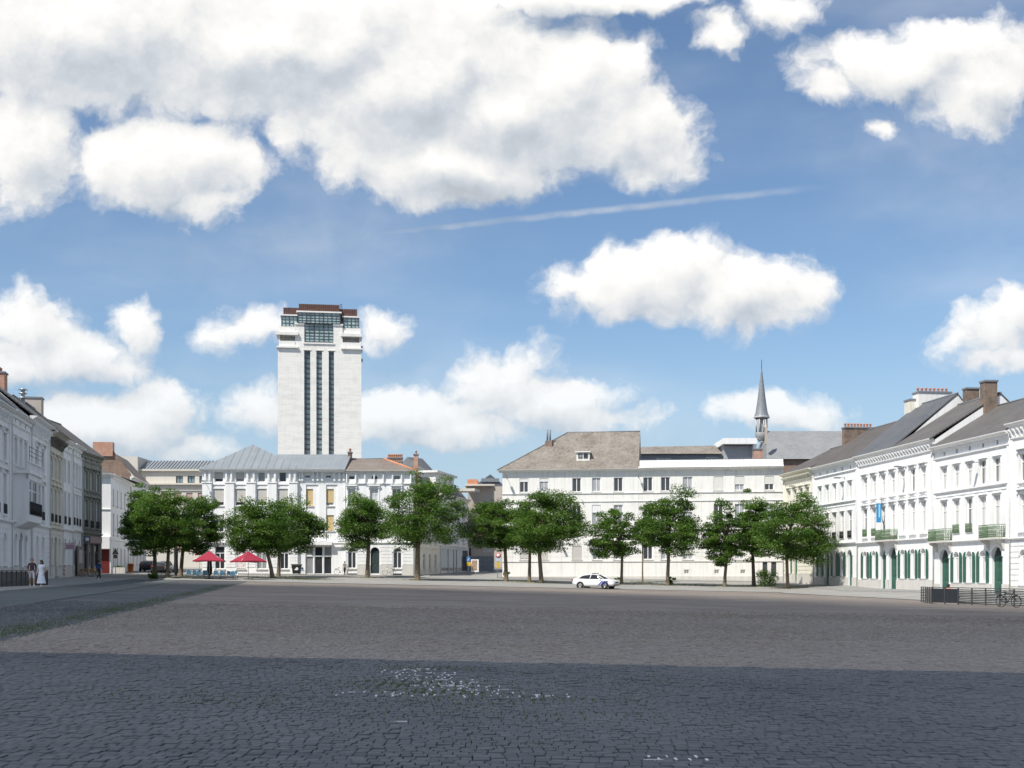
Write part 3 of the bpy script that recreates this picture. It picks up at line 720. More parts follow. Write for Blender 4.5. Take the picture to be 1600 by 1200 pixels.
# ------------------------------------------------------------------ terraced town houses along both sides of the square
def shutter_mesh(w, h, rise, left):
    key = ('shut', round(w,2), round(h,2), left)
    if key not in CACHE:
        n = 6; top = [(w * i / n, h - rise + rise * math.sin(math.acos(1 - i / n)) if left else h - rise + rise * math.sin(math.acos(i / n))) for i in range(n + 1)]
        m = MB(); m.prism([(0,0),(w,0)] + top[::-1], -.06, -.015)
        for k in range(1, 5): m.box(.06, -.075, h*.17*k - .03, w-.06, -.059, h*.17*k + .0)
        CACHE[key] = m.mesh('shutter', GREEN)
    return CACHE[key]
def balcony(par, x0, x1, z, p=.9, h=1.0, mat=None, dens=.14):
    b = MB().box(x0,-p,z-.16,x1,.01,z).build('balcony', PALE, par)
    for x in (x0+.15, x1-.35): MB().extrude_x([(.01,z-1.0),(-.12,z-.95),(-.3,z-.5),(-p*.85,z-.3),(-p*.85,z-.165),(.01,z-.165)], x, x+.2).build('console', PALE, b)
    r = MB()
    def run(a, d):
        L = (d - a).length; n = max(2, int(L / dens)); u = (d - a) / n
        for zz in (.04, .3, .62, h): r.tube([a + Vector((0,0,zz)), d + Vector((0,0,zz))], .022, 5)
        for i in range(n + 1): r.tube([a + u*i, a + u*i + Vector((0,0,h))], .018, 4)
        for i in range(n):                                     # cast scrollwork
            q = a + u * (i + .5)
            for zz in (.17, .46, .8):
                m_ = [q + u * (.42 * math.cos(t_)) + Vector((0,0,zz + .10 * math.sin(t_))) for t_ in [k * math.pi / 3 for k in range(7)]]
                r.tube(m_, .020, 4, cap=False)
    run(Vector((x0+.05,-p+.05,z)), Vector((x1-.05,-p+.05,z))); run(Vector((x0+.05,-p+.05,z)), Vector((x0+.05,-.02,z))); run(Vector((x1-.05,-p+.05,z)), Vector((x1-.05,-.02,z)))
    r.build('railing', mat or GREENL, b); return b
def guard(par, x, w, z, h=.75, mat=None):
    key = ('guard', round(w,2), (mat or GREENL).name)
    if key not in CACHE:
        r = MB(); n = max(4, int(w / .12))
        for zz in (.04, h*.5, h): r.tube([(0,-.1,zz),(w,-.1,zz)], .022, 5)
        for i in range(n + 1): r.tube([(w*i/n,-.1,0),(w*i/n,-.1,h)], .017, 4)
        for i in range(n):
            for zz in (h*.25, h*.75): r.tube([(w*(i+.5+.4*math.cos(t_))/n,-.1,zz+h*.2*math.sin(t_)) for t_ in [k*math.pi/3 for k in range(7)]], .018, 4, cap=False)
        CACHE[key] = r.mesh('window_guard', mat or GREENL)
    link('window_guard', CACHE[key], par, T(x, 0, z))
def panel_door(par, x, z, w, h, rise, mat, fan=True, inset=.3):
    key = ('door', round(w,2), round(h,2), round(rise,2), mat.name)
    if key not in CACHE:
        top = h - rise; m = MB(); m.box(0,inset-.06,0,w,inset,top - .06); 
        for k in range(2):
            xa = w * (.06 + .48 * k); xb = xa + w * .40
            for (a, b) in ((.10, .36), (.42, .95)):
                m.box(xa, inset-.085, (top-.06)*a, xb, inset-.059, (top-.06)*b)
        m.box(w/2-.03, inset-.10, .02, w/2+.03, inset-.058, top-.08)
        m.box(0,inset-.1,top-.06,w,inset,top+.06)
        g = MB()
        if rise > 0:
            ar = arc_pts(0, w, top, rise); g.add([(x_,inset-.03,z_) for x_,z_ in ar], [tuple(range(len(ar)))])
            for k in range(1, 6):
                t_ = math.pi * k / 6; m.tube([(w/2, inset-.05, top+.05), (w/2 - w/2*math.cos(t_)*.96, inset-.05, top + rise*math.sin(t_)*.96)], .022, 4)
        CACHE[key] = (m.mesh('door', mat), g.mesh('fanlight', GLASS) if rise > 0 else None)
    a, b = CACHE[key]; o = link('door', a, par, T(x, 0, z))
    if b: link('fanlight', b, o)
    link('door_handle', CACHE.setdefault('knob', MB().lathe([(.0,0),(.035,.0),(.05,.03),(.035,.07),(.0,.07)], 8).mesh('door_handle', STEEL)), o, T(w*.58, inset-.09, 1.05) @ Matrix.Rotation(R(90), 4, 'X'))
    return o
def row_house(name, label, P0, P1, zb, H, n, wall, ground, roof, cat='house', group=None, ww=1.12, style='plain', dep=11, gm=None, plinth=1.05, rust=False, edge=.9, frieze='squares', bands=True, chim=None, ridge=6.0, guards=None, gr_w=None, trim=None, roofs=None, gablem=None, low=None, sh=True, y_eave=.55, shopfront=None):
    """H: ledge, sill1, head1, band2, sill2, head2, attic band, eave, ridge (metres above the pavement)"""
    th, Wd = frame_at(P0, P1); root = thing(name, label, cat, (P0.x, P0.y, zb), th, group)
    led, s1, h1, b2, s2, h2, ab, ev, rg = H; trim = trim or wall; gm = gm or GLASSC
    bay = (Wd - 2 * edge) / n; cs = [edge + bay * (i + .5) for i in range(n)]
    ops = []; gops = []
    for c in cs: ops += [(c-ww/2, c+ww/2, s1, h1, 0), (c-ww/2, c+ww/2, s2, h2, 0)]
    gi = []
    for i, kind in enumerate(ground):
        bw = (Wd - 2 * edge) / len(ground); c = edge + bw * (i + .5)
        if kind == 'w': o = (c-gr_w/2 if gr_w else c-.5, c+gr_w/2 if gr_w else c+.5, plinth+.12, led-.75, (gr_w or 1.0)/2)
        elif kind == 'd': o = (c-.62, c+.62, .15, led-.6, .62)
        elif kind == 'D': o = (c-.85, c+.85, .12, led-.45, .85)
        elif kind == 's': o = (c-bw*.42, c+bw*.42, .35, led-.95, 0)
        else: continue
        gops.append(o); gi.append((kind, o))
    attic = []
    if frieze == 'squares': attic = [(c-.17, c+.17, ab+.30, ab+.66, 0) for c in cs]
    w = MB(); wall_mesh(w, 0, Wd, low if low is not None else -1.5, ev, ops + gops + attic); w.build('wall', wall, root)
    shell(root, Wd, dep, -1.5, ev - .1, wall)
    # mouldings
    t = MB(); band(t, .0, Wd, led, .22, .24)
    if bands: band(t, .25, Wd-.25, b2, .18, .16); t.box(.25, -.05, b2-.32, Wd-.25, .008, b2-.26)
    band(t, .0, Wd, ab, .16, .14)
    for c in cs:
        if style == 'plain':
            surround(t, c-ww/2, s1, ww, h1-s1, .1, .05, False); surround(t, c-ww/2, s2, ww, h2-s2, .1, .05, False)
            t.box(c-ww/2-.16,-.14,h1+.12,c+ww/2+.16,.008,h1+.2); t.box(c-ww/2-.16,-.14,h2+.12,c+ww/2+.16,.008,h2+.2)
        else:
            surround(t, c-ww/2, s1, ww, h1-s1); surround(t, c-ww/2, s2, ww, h2-s2)
            t.box(c-ww/2-.2,-.2,s1-.17,c+ww/2+.2,.008,s1-.003); t.box(c-ww/2-.2,-.2,s2-.17,c+ww/2+.2,.008,s2-.003)
            for q in (-1, 1): t.box(c+q*(ww/2+.05)-.09,-.14,s2-.42,c+q*(ww/2+.05)+.09,.008,s2-.172)
    for k, o in gi:
        if k in 'wdD': surround(t, o[0], o[2], o[1]-o[0], o[3]-o[2], .17, .07, False, o[4])
    for x in (.02, Wd-.42): t.box(x,-.09,led+.26,x+.4,.008,ab-.01)
    t.build('moulding', trim, root)
    c_ = MB(); cornice(c_, -.02, Wd+.02, ev+.02, .5, y_eave)
    c_.build('cornice', trim, root)
    if frieze == 'brackets':
        b_ = MB(); brackets(b_, .1, Wd-.1, ev-.46, ev-.5-ab-.16, y_eave*.8, .62); b_.box(.1,-.05,ab+.17,Wd-.1,.008,ab+.24); b_.build('frieze_bracket', trim, root)
    # plinth
    x = 0
    for a, b in sorted([(o[0]-.02, o[1]+.02) for k, o in gi if k in 'dDs']) + [(Wd, Wd)]:
        if a - x > .05: MB().box(x,-.10,-1.5,a,.009,plinth).build('plinth', PALE, root)
        x = b
    if rust:
        r_ = MB(); rustic(r_, 0, Wd, plinth+.02, led-.02, gops); r_.build('stone_course', wall, root)
    for i, c in enumerate(cs):
        put_window(root, c-ww/2, s1, ww, h1-s1, gm=gm, style='casement'); put_window(root, c-ww/2, s2, ww, h2-s2, gm=gm, style='casement')
        if guards and guards[i]: guard(root, c-ww/2, ww, s1+.02, mat=guards[i])
    for o in attic: put_window(root, o[0], o[2], o[1]-o[0], o[3]-o[2], style='none', fm=DKFR, gm=GLASS)
    for k, o in gi:
        if k == 'w':
            put_window(root, o[0], o[2], o[1]-o[0], o[3]-o[2], o[4], gm=gm, sill=STONE)
            if sh:
                for q, xx in ((True, o[0]-.52), (False, o[1]+.08)): link('shutter', shutter_mesh(.44, o[3]-o[2]-.05, .40, q), root, T(xx, -.03, o[2]))
        elif k in 'dD':
            panel_door(root, o[0], o[2], o[1]-o[0], o[3]-o[2], o[4], GREEN if sh else DOOR)
            MB().box(o[0]-.15,-.35,-1.2,o[1]+.15,.3,o[2]).build('doorstep', STONE, root)
        elif k == 's': put_window(root, o[0], o[2], o[1]-o[0], o[3]-o[2], 0, style='trans', fm=DKFR, gm=GLASS)
    MB().tube([(.14,-.13,.1),(.14,-.13,ev-.5)], .05, 7).build('downpipe', plain('pale_pipe', (.55,.55,.54), .5, .15), root)
    for (xa, xb, rz, rd, rm, gb) in (roofs or [(0, Wd, rg, ridge, roof, gablem or wall)]):
        gable_roof(root, xa-.0, xb+.0, ev+.05, rz, rd, dep if rd < dep else dep*2, rm, y_eave*.8, gable=gb)
    return root, Wd, cs
HR = (4.6, 5.25, 8.1, 9.1, 9.35, 11.3, 12.35, 13.6, 18.0)
G_R = 'white town houses facing the square on its sunny side'
GW = {'group': G_R}
pB0, pB1, pC1, pD1, pE1 = row_right(1271.5), row_right(1340), row_right(1459), row_right(1578.5), None
dR = (pD1 - pC1).normalized(); pE1 = pD1 + dR * 17; pF1 = pE1 + dR * 14
pA0 = row_right(1225)
hA, wA, _ = row_house('town_house', 'cream town house with a deep bracketed cornice at the end of the sunny terrace', pA0, pB0, EYE-.60, (4.6,5.2,8.0,9.0,9.3,11.2,12.2,13.3,16.6), 4, CREAM, ['w','d','',''], SLATEB, frieze='brackets', sh=True, rust=True, style='hood', y_eave=.75, bands=False, ww=1.0)
hB, wB, cB = row_house('town_house', 'white town house with five small square attic vents beside the cream corner house', pB0, pB1, EYE-.98, HR, 5, WHITE, ['w','d','w','w','d'], SLATEB, ww=1.05, guards=[BLACK,None,BLACK,BLACK,BLACK], gr_w=.95)
hC, wC, cC = row_house('town_house', 'seven bay white town house with hooded windows and blue banner', pB1, pC1, EYE-1.2, (4.7,5.45,8.35,9.0,9.35,11.55,12.75,13.9,18), 7, WHITE, ['w','w','d','D','w','w','w'], SLATE, style='hood', frieze='brackets', bands=False, ww=1.08, rust=False,
    roofs=[(0, 9.2, 19.4, 6.4, SLATE, WHITE), (9.2, 17.35, 18.2, 6.4, SLATE2, WHITE)], gr_w=.95, guards=[GREENL,GREENL,None,None,None,None,None])
hD, wD, cD = row_house('town_house', 'white town house with two green iron balconies above arched green doors', pC1, pD1, EYE-1.55, (4.6,5.45,8.4,9.1,9.4,11.45,12.2,13.4,17.3), 5, WHITE, ['D','w','w','w','D'], SLATE2, ww=1.15, guards=[None,GREENL,GREENL,None,None], gr_w=1.0, rust=False)
hE, wE, cE = row_house('town_house', 'white town house with banded stone ground floor beside the two balcony house', pD1, pE1, EYE-1.75, (4.75,5.5,8.4,9.0,9.4,11.6,12.8,14.1,18), 7, WHITE, ['w','w','D','w','w','w','w'], SLATE2, style='hood', frieze='brackets', bands=False, rust=True, sh=False, gr_w=1.0)
hF, wF, cF = row_house('town_house', 'plain white town house at the near end of the sunny terrace', pE1, pF1, EYE-1.8, HR, 5, WHITE, ['w','D','w','w','w'], SLATE2, gr_w=1.0)
for h_ in (hA, hB, hC, hD, hE, hF): h_['group'] = G_R
balcony(hC, cC[2]-.3, cC[3]+1.1, 4.95, .8, 1.0); balcony(hD, cD[0]-1.6, cD[0]+1.5, 4.85, .85, 1.05); balcony(hD, cD[4]-1.55, cD[4]+1.35, 4.85, .85, 1.05)
chimney(hB, -.5, .5, 3.6, 7.0, 14, 18.3, BRICK, 9); chimney(hC, -.5, .9, 5.4, 8.8, 15, 19.9, OFFW, 0); 
chimney(hC, .2, 1.6, 6.0, 9.6, 17, 20.6, WHITE2, 8); chimney(hC, 9.8, 10.6, 6.6, 7.9, 16, 19.6, BRICK); chimney(hD, -.45, .45, 4.7, 5.9, 14, 19.5, BRICK)
chimney(hE, -.2, 1.4, 4.8, 6.4, 14, 19.2, WHITE2, 3); chimney(hE, 9, 10.4, 5.2, 6.6, 15, 19.6, BRICK)
gable_roof(hD, -1.0, 4.2, 15.2, 19.2, 3.2, 6.4, SLATE, 0, name='rear_roof', M=T(0, 7.4, 0), gable=SLATE)
s_ = MB(); s_.add([(.1,0.3,13.95),(.1,6.3,17.9),(.1,0.9,13.2)], [(0,1,2)]); s_.build('slate_cheek', SLATE, hD)
for k in range(4):                                            # skylights low in the slate roof
    x = 2.2 + 1.9 * k; sl_ = (19.4 - 13.95) / 6.4
    MB().add([(x,.5,13.95+.5*sl_+.10),(x+.8,.5,13.95+.5*sl_+.10),(x+.8,1.5,13.95+1.5*sl_+.10),(x,1.5,13.95+1.5*sl_+.10),(x,.5,13.9+.5*sl_),(x+.8,.5,13.9+.5*sl_),(x+.8,1.5,13.9+1.5*sl_),(x,1.5,13.9+1.5*sl_)],
        [(0,1,2,3),(0,4,5,1),(1,5,6,2),(2,6,7,3),(3,7,4,0)]).build('skylight', GLASSC, hC)
# verge of red brown tiles on the neighbour's roof edge
gable_roof(hC, -1.3, .1, 13.98, 19.0, 6.4, 11, TILER, .1, name='tile_verge')
# ---- left terrace
HL = (4.5, 5.2, 8.3, 9.1, 9.35, 11.5, 12.35, 13.5, 17.6)
q = [row_left(x) for x in (16, 47, 76, 96, 112, 127)]
dL = (q[1] - q[0]).normalized(); q0 = q[0] - dL * 9; qm = q0 - dL * 11
zl = lambda p: gz(p.x, p.y) + .12
hL0, _, _ = row_house('town_house', 'white town house at the near end of the shaded terrace', qm, q0, zl(q0), HL, 4, WHITE, ['w','d','w','w'], SLATE, ridge=4.5, sh=False)
hL1, wL1, cL1 = row_house('town_house', 'white town house with bracketed cornice and iron window guards behind the dark railing', q0, q[0], zl(q[0]), HL, 3, WHITE, ['w','w','w'], SLATE, style='hood', frieze='brackets', bands=False, rust=True, ridge=4.5, sh=False, guards=[BLACK]*3)
hL2, wL2, cL2 = row_house('town_house', 'white town house with a balustraded oriel window over its arches', q[0], q[1], zl(q[1]), HL, 3, WHITE, ['w','d','w'], SLATE, ridge=4.5, sh=False)
hL3, wL3, cL3 = row_house('town_house', 'white town house with banded ground floor next to the oriel house', q[1], q[2], zl(q[2]), (4.5,5.2,8.3,9.1,9.4,11.6,12.4,13.9,17.8), 2, WHITE, ['w','w'], SLATE, style='hood', frieze='brackets', bands=False, rust=True, ridge=4.5, sh=False, guards=[BLACK]*2, edge=1.6)
hL4, wL4, cL4 = row_house('town_house', 'cream town house with a soot blackened bracketed cornice', q[2], q[3], zl(q[3]), (4.5,5.2,8.3,9.1,9.3,11.3,12.2,13.5,17.5), 3, OFFW, ['w','d','w'], SLATE2, style='hood', frieze='brackets', bands=False, rust=True, ridge=4.5, sh=False, guards=[BLACK]*3, edge=.4, y_eave=.8)
hL5, wL5, cL5 = row_house('town_house', 'narrow bluish white town house with two window bays', q[3], q[4], zl(q[4]), HL, 2, WHITE, ['w','w'], SLATE2, ridge=4.5, sh=False, bands=False, guards=[BLACK]*2, gm=GLASS, edge=.6)
hL6, wL6, cL6 = row_house('town_house', 'narrow white town house with three bays next to the grey corner house', q[4], q[5], zl(q[5]), HL, 3, WHITE, ['w','w'], SLATE2, ridge=4.5, sh=False, guards=[BLACK]*3, edge=.4, ww=.95)
qe = Vector((-46.45, 137.5))
hL7, wL7, cL7 = row_house('town_house', 'dirty grey town house with shop windows at the corner of the shaded terrace', q[5], qe, zl(qe)-.1, (4.4,5.2,8.2,9.0,9.3,11.3,12.2,13.2,17.0), 3, GREYR, ['s','s','s'], SLATE2, style='hood', ridge=4.5, sh=False, rust=True, guards=[BLACK]*3, edge=.5, bands=False, gm=GLASSC)
for h_ in (hL0, hL1, hL2, hL3, hL4, hL5, hL6, hL7): h_['group'] = 'town houses of the shaded terrace'
b_ = MB(); brackets(b_, .05, wL4-.05, 13.05, .82, .7, .62, .2); b_.box(.02,-.035,12.38,wL4-.02,.006,13.0); b_.build('sooty_bracket', SOOT, hL4)
c_ = MB(); cornice(c_, .0, wL4, 13.53, .42, .84); c_.build('sooty_cornice', SOOT, hL4)
# oriel
o_ = MB(); o_.extrude_x([(.02,4.2),(-.5,4.35),(-1.15,4.72),(-1.15,5.25),(.02,5.25)], 1.2, wL2-1.2); o_.box(1.0,-1.3,8.55,wL2-1.0,.02,8.8); 
for x in (1.2, wL2/2-1.25, wL2/2+1.05, wL2-1.4): o_.box(x,-1.15,5.25,x+.2,-.92,8.55)
for x in (1.2, wL2-1.4): o_.box(x+.02,-.92,5.25,x+.18,-.02,8.55)
o_.box(1.2,-1.14,8.1,wL2-1.2,-.93,8.55)
for k in range(15):
    x = 1.35 + (wL2 - 2.7) * k / 14; o_.lathe([(.05,0),(.09,.15),(.05,.32),(.07,.6)], 8, (x,-1.15,8.82))
o_.box(1.05,-1.27,9.42,wL2-1.05,-1.03,9.55)
o_.build('oriel', WHITE, hL2)
for (x, w_) in ((1.42, wL2/2-1.25-1.42), (wL2/2-1.05+.02, 2.06), (wL2/2+1.27, wL2-1.4-wL2/2-1.29)):
    put_window(hL2, x, 5.28, w_, 2.8, gm=GLASS, inset=.12, M=T(0,-1.12,0)); guard(hL2, x, w_, 5.3, 1.0, BLACK) if False else None
gd = MB()
for x0_, x1_ in ((1.42, wL2-1.42),):
    for zz in (5.35, 6.3): gd.tube([(x0_,-1.22,zz),(x1_,-1.22,zz)], .02, 5)
    for k in range(44): x = x0_ + (x1_-x0_)*k/43; gd.tube([(x,-1.22,5.28),(x,-1.22,6.3)], .016, 4)
gd.build('railing', BLACK, hL2)
sh_ = MB(); 
for zz in (10.0, 10.35, 10.7): sh_.tube([(1.2,-1.2,zz),(wL2-1.2,-1.2,zz)], .02, 5)
for x in (1.2, wL2/2, wL2-1.2): sh_.tube([(x,-1.2,9.55),(x,-1.2,10.7)], .02, 5)
sh_.build('handrail', BLACK, hL2)
chimney(hL4, .2, 1.5, 3.9, 5.0, 14, 18.8, BRICKR, 4); chimney(hL6, wL6-1.5, wL6-.2, 3.8, 5.4, 14, 18.7, TAUPE)
v_ = MB(); v_.tube([(wL5-.6,4.6,16.0),(wL5-.6,4.6,18.0)], .2, 10); v_.lathe([(.18,0),(.42,.06),(.42,.12),(.2,.2),(.2,.45),(.42,.5),(.42,.56),(.2,.64),(.2,.85),(.5,.9),(.0,1.1)], 12, (wL5-.6,4.6,18.0)); v_.build('roof_ventilator', STEEL, hL5)
# shop boards on the grey corner house
MB().box(cL7[0]-1.0,-.16,3.55,cL7[0]+1.0,-.02,4.25).build('shop_sign', plain('blue_sign', (.04,.09,.20), .5, .1), hL7)
MB().box(cL7[0]+1.15,-.16,3.55,wL7-.2,-.02,4.25).build('shop_sign', plain('faded_pink_sign', (.45,.33,.32), .6, .1), hL7)
MB().box(cL7[0]-.5,-.175,3.75,cL7[0]+.5,-.158,4.05).build('sign_panel', WOODW, hL7)

# ---- white corner house and brick gabled house beyond the grey one
A0 = Vector((-53.5, 149.2)); A1 = Vector((-49.5, 150.0)); A2 = Vector((-51.85, 165.3)); A3 = Vector((-53.7, 178.5))
z8 = gz(-50, 150) - .1
r8 = thing('corner_house', 'white corner house with a red shop entrance under a square bay', 'house', (A1.x, A1.y, z8))
def side(par, P, Q, base, z1, nb, floors, wall, ww=.95, dep=.24, gm=None, z0=-1.5, edge=.6):
    th, L = frame_at(P, Q); M = T(P.x - base.x, P.y - base.y, 0) @ Matrix.Rotation(th, 4, 'Z')
    bay = (L - 2 * edge) / nb; cs = [edge + bay * (i + .5) for i in range(nb)]
    ops = [(c-ww/2, c+ww/2, a, b, 0) for c in cs for (a, b) in floors]
    w = MB(M); wall_mesh(w, 0, L, z0, z1, ops, dep); w.build('wall', wall, par)
    for o in ops: put_window(par, o[0], o[2], ww, o[3]-o[2], M=M, gm=gm or GLASS, inset=dep-.02, sill=PALE)
    t = MB(M); cornice(t, -.3, L+.3, z1+.05, .45, .5); t.build('cornice', wall, par); t = MB(M); band(t, 0, L, floors[1][0]-.75 if len(floors) > 1 else z1-1.2, .2, .12); t.build('string_course', wall, par)
    return M, L, cs
FL8 = [(1.0, 3.3), (4.9, 7.6), (8.6, 10.6)]
M8, L8, c8 = side(r8, A1, A2, A1, 12.3, 5, FL8, WHITE)
M8b, L8b, _ = side(r8, A0, A1, A1, 12.3, 1, FL8[1:], WHITE, ww=1.1, edge=.5)
bx_ = MB(M8b); bx_.box(.3,-.7,3.1,L8b-.05,.0,4.6); bx_.build('square_bay', WHITE, r8)
en = MB(M8b); en.box(.4,-.05,-.5,1.5,.0,3.0); en.box(2.9,-.05,-.5,3.9,.0,3.05); en.build('red_shopfront', plain('red_paint', (.15,.02,.018), .5, .1), r8)
MB(M8b).box(1.52,-.04,-.5,2.88,.0,2.6).build('shop_door', WOODW, r8)
gable = MB(); gable.add([(A0.x-A1.x-3,-.4+A0.y-A1.y,12.3),(.35,-.4,12.3),(-1.0+.3,15.9,12.3),(-8,15.9,12.3),(-3.6,4,13.7),(-4.6,14,13.7)], [(0,1,4),(1,2,5,4),(2,3,5),(3,0,4,5)]); gable.build('roof', SLATE2, r8)
r9 = thing('brick_gabled_house', 'tall house with exposed brick gable and wide red brick chimney', 'house', (A2.x, A2.y, gz(A2.x, A2.y)))
M9, L9, c9 = side(r9, A2, A3, A2, 12.8, 4, [(1.0,3.2),(4.8,7.4),(8.6,10.8)], WHITE2)
gb = MB(M9); gb.add([(-.02,-.0,-1.5),(-.02,12,-1.5),(-.02,12,11.5),(-.02,5.2,16.5),(-.02,2.35,16.5),(-.02,-.1,13.2)], [tuple(range(6))]); gb.build('brick_gable', BRICKD, r9)
rf = MB(M9); rf.add([(.05,-.5,12.9),(L9,-.5,12.9),(L9,2.6,16.3),(.05,2.6,16.3),(L9,9,12),(.05,9,12)], [(0,1,2,3),(3,2,4,5)]); rf.build('roof', TILED, r9)
ch = MB(M9); ch.box(-.25,2.3,15.6,1.0,4.9,17.5); ch.build('chimney', BRICKR, r9)
gw = MB(M9); gw.box(-.06,1.2,11.7,-.01,2.0,13.0); gw.build('gable_window', plain('yellow_pane', (.60,.52,.33), .4, .1), r9)

# ---- beige institute behind, with a glazed metal roof
YB = 205; rB = thing('institute_building', 'beige stone institute building with pale blue metal roof behind the trees', 'building', (at(190,895,YB).x, YB, gz(-60,YB)))
bx = lambda px: (px - 190) / FOC * YB; bz = lambda py: EYE + (HZ - py) / FOC * YB - gz(-60, YB)
ops = []; top = []
for p0, p1 in ((272.8,284),(291,302.5),(309.5,321)): top.append((bx(p0), bx(p1), bz(754), bz(743), 0))
mid = [(bx(a), bx(b), bz(786), bz(770), 0) for a, b in ((232,243),(252,263),(272,283),(291,301),(309,319),(327,337))] + [(bx(a), bx(b), bz(862), bz(848), 0) for a, b in ((219,229),(235,245),(253,263),(272,283),(291,301))]
w = MB(); wall_mesh(w, bx(207), bx(345), -2, bz(757), mid, .3); w.build('wall', BEIGE, rB)
w = MB(); wall_mesh(w, bx(217), bx(345), bz(757), bz(734), top, .3, y=.8); w.build('upper_wall', BEIGE, rB)
t = MB(); t.box(bx(205),-.5,bz(757.5),bx(345),1.0,bz(755.5)); t.box(bx(205),-.15,bz(767),bx(345),.0,bz(766)); t.box(bx(216),.3,bz(735.5),bx(345),1.2,bz(732.5)); t.build('cornice', BEIGE, rB)
MB().box(bx(190),-.3,-2,bx(216),14,bz(713.5)).build('stair_block', BEIGE, rB)
for o in mid: put_window(rB, o[0], o[2], o[1]-o[0], o[3]-o[2], gm=GLASS, blind=PINKW, bfrac=.94, fm=DKFR)
for o in top: put_window(rB, o[0], o[2], o[1]-o[0], o[3]-o[2], y=.8, gm=GLASSB, fm=DKFR, style='half')
rf = MB(); rf.add([(bx(216),.4,bz(733)),(bx(345),.4,bz(733)),(bx(345),5,bz(716)),(bx(222),5,bz(716)),(bx(345),14,bz(713)),(bx(222),14,bz(713))], [(0,1,2,3),(3,2,4,5)]); rr_ = rf.build('roof', ZINC, rB)
sm = MB()
for k in range(24):
    x = bx(218 + k * 5.2); sm.box(x-.05,.42,bz(733)+.02,x+.05,.5,bz(733)+.1); sm.add([(x-.05,.4,bz(733)+.14),(x+.05,.4,bz(733)+.14),(x+.05,5,bz(716)+.14),(x-.05,5,bz(716)+.14),(x-.05,.4,bz(733)),(x+.05,.4,bz(733)),(x+.05,5,bz(716)),(x-.05,5,bz(716))], [(0,1,2,3),(0,3,7,4),(1,5,6,2)])
sm.build('roof_seam', LEAD, rr_)
# ------------------------------------------------------------------ houses closing the far side of the square (frontal)
YF = 157.0
def frontal(name, label, px0, Y, zbase, cat='house', group=None, rz=0): return thing(name, label, cat, ((px0 - CX) / FOC * Y, Y, zbase), rz, group)
zF = gz(-25, YF) + .1
fx_ = lambda px: (px - 316) / FOC * YF
fz = lambda py: EYE + (HZ - py) / FOC * YF - zF
f1 = frontal('apartment_house', 'four storey white house with grey zinc pyramid roof behind the red parasols', 316, YF, zF)
X1 = fx_(465); X2 = fx_(540)
att = [(fx_(a), fx_(b), fz(753.2), fz(737.6), 0) for a, b in ((335,348.4),(368.2,381.6),(402.7,414),(435.7,447.2))]
w3 = [(fx_(a), fx_(b), fz(790), fz(763.7), 0) for a, b in ((333.5,350),(367.5,384),(401,417),(434,450))]
w2 = [(a, b, fz(831), fz(804.5), 0) for a, b, *_ in w3]
gw_ = [(fx_(a), fx_(b), fz(889), fz(853.5), 0) for a, b in ((335.7,351),(369.7,384),(401,417),(437.5,450.7))]
w = MB(); wall_mesh(w, 0, X1, -1, fz(735), att + w3 + w2 + gw_); w.build('wall', WHITE, f1)
r3 = [(fx_(a), fx_(b), fz(790), fz(763.7), 0) for a, b in ((472,488.5),(504.8,521))]
r2 = [(a, b, fz(829), fz(804.6), 0) for a, b, *_ in r3]
ra = [(fx_(a), fx_(b), fz(746.6), fz(742.2), 0) for a, b in ((475,484.3),(508,517))]
dr = [(fx_(476.5), fx_(518), 0.0, fz(853), 0)]
w = MB(); wall_mesh(w, X1, X2, -1, fz(735), r3 + r2 + ra + dr, y=.35); w.quad((X1,0,-1),(X1,.35,-1),(X1,.35,fz(735)),(X1,0,fz(735))); w.build('wall', WHITE, f1)
m = MB()
for a, b in ((316.5,331),(352,366),(385.6,399.5),(418.6,432.5),(452,465)):         # giant pilasters
    m.box(fx_(a),-.22,fz(846),fx_(b),.008,fz(755)); m.box(fx_(a)-.08,-.30,fz(755)+.003,fx_(b)+.08,.006,fz(753))
m.box(0,-.10,fz(757.5),X1,.005,fz(756)); band(m, -.1, X1+.1, fz(851), .3, .3)
for q_ in (321,328,354,362,387,397,420,430,453,461): x = fx_(q_); m.box(x-.12,-.3,fz(751),x+.12,.004,fz(737))
m.build('pilaster', WHITE, f1)
m = MB(); band(m, X1+.02, X2, fz(851)-.0, .3, .0 + .2); m.box(X1+.3,.22,fz(757),X2,.353,fz(755.3)); 
for a in (465.5, 497, 527): m.box(fx_(a),.22,fz(845),fx_(a)+1.0,.352,fz(757.2))
for q_ in (468,472,489,496,503,522,530,537): x = fx_(q_); m.box(x-.12,.05,fz(751),x+.12,.353,fz(737))
m.build('pilaster', WHITE, f1)
c_ = MB(); cornice(c_, -.3, X2, fz(733.2), .4, .6); c_.box(X1,-.05,fz(736.5),X2,.5,fz(733.6)); c_.build('cornice', WHITE, f1)
r_ = MB(); rustic(r_, 0, X1, .9, fz(852), gw_, .42); r_.build('stone_course', WHITE, f1)['kind'] = 'stuff'
for o in att: put_window(f1, o[0], o[2], o[1]-o[0], o[3]-o[2], style='none', gm=GLASS, blind=BLIND if o[0] < fx_(400) else None, bfrac=.7)
for o in w3: put_window(f1, o[0], o[2], o[1]-o[0], o[3]-o[2], style='none', blind=BLIND, bfrac=.80, sill=PALE)
for o in w2: put_window(f1, o[0], o[2], o[1]-o[0], o[3]-o[2], style='casement', blind=BLIND, bfrac=.3, sill=PALE)
for o in gw_: put_window(f1, o[0], o[2], o[1]-o[0], o[3]-o[2], style='trans', gm=GLASS, sill=PALE)
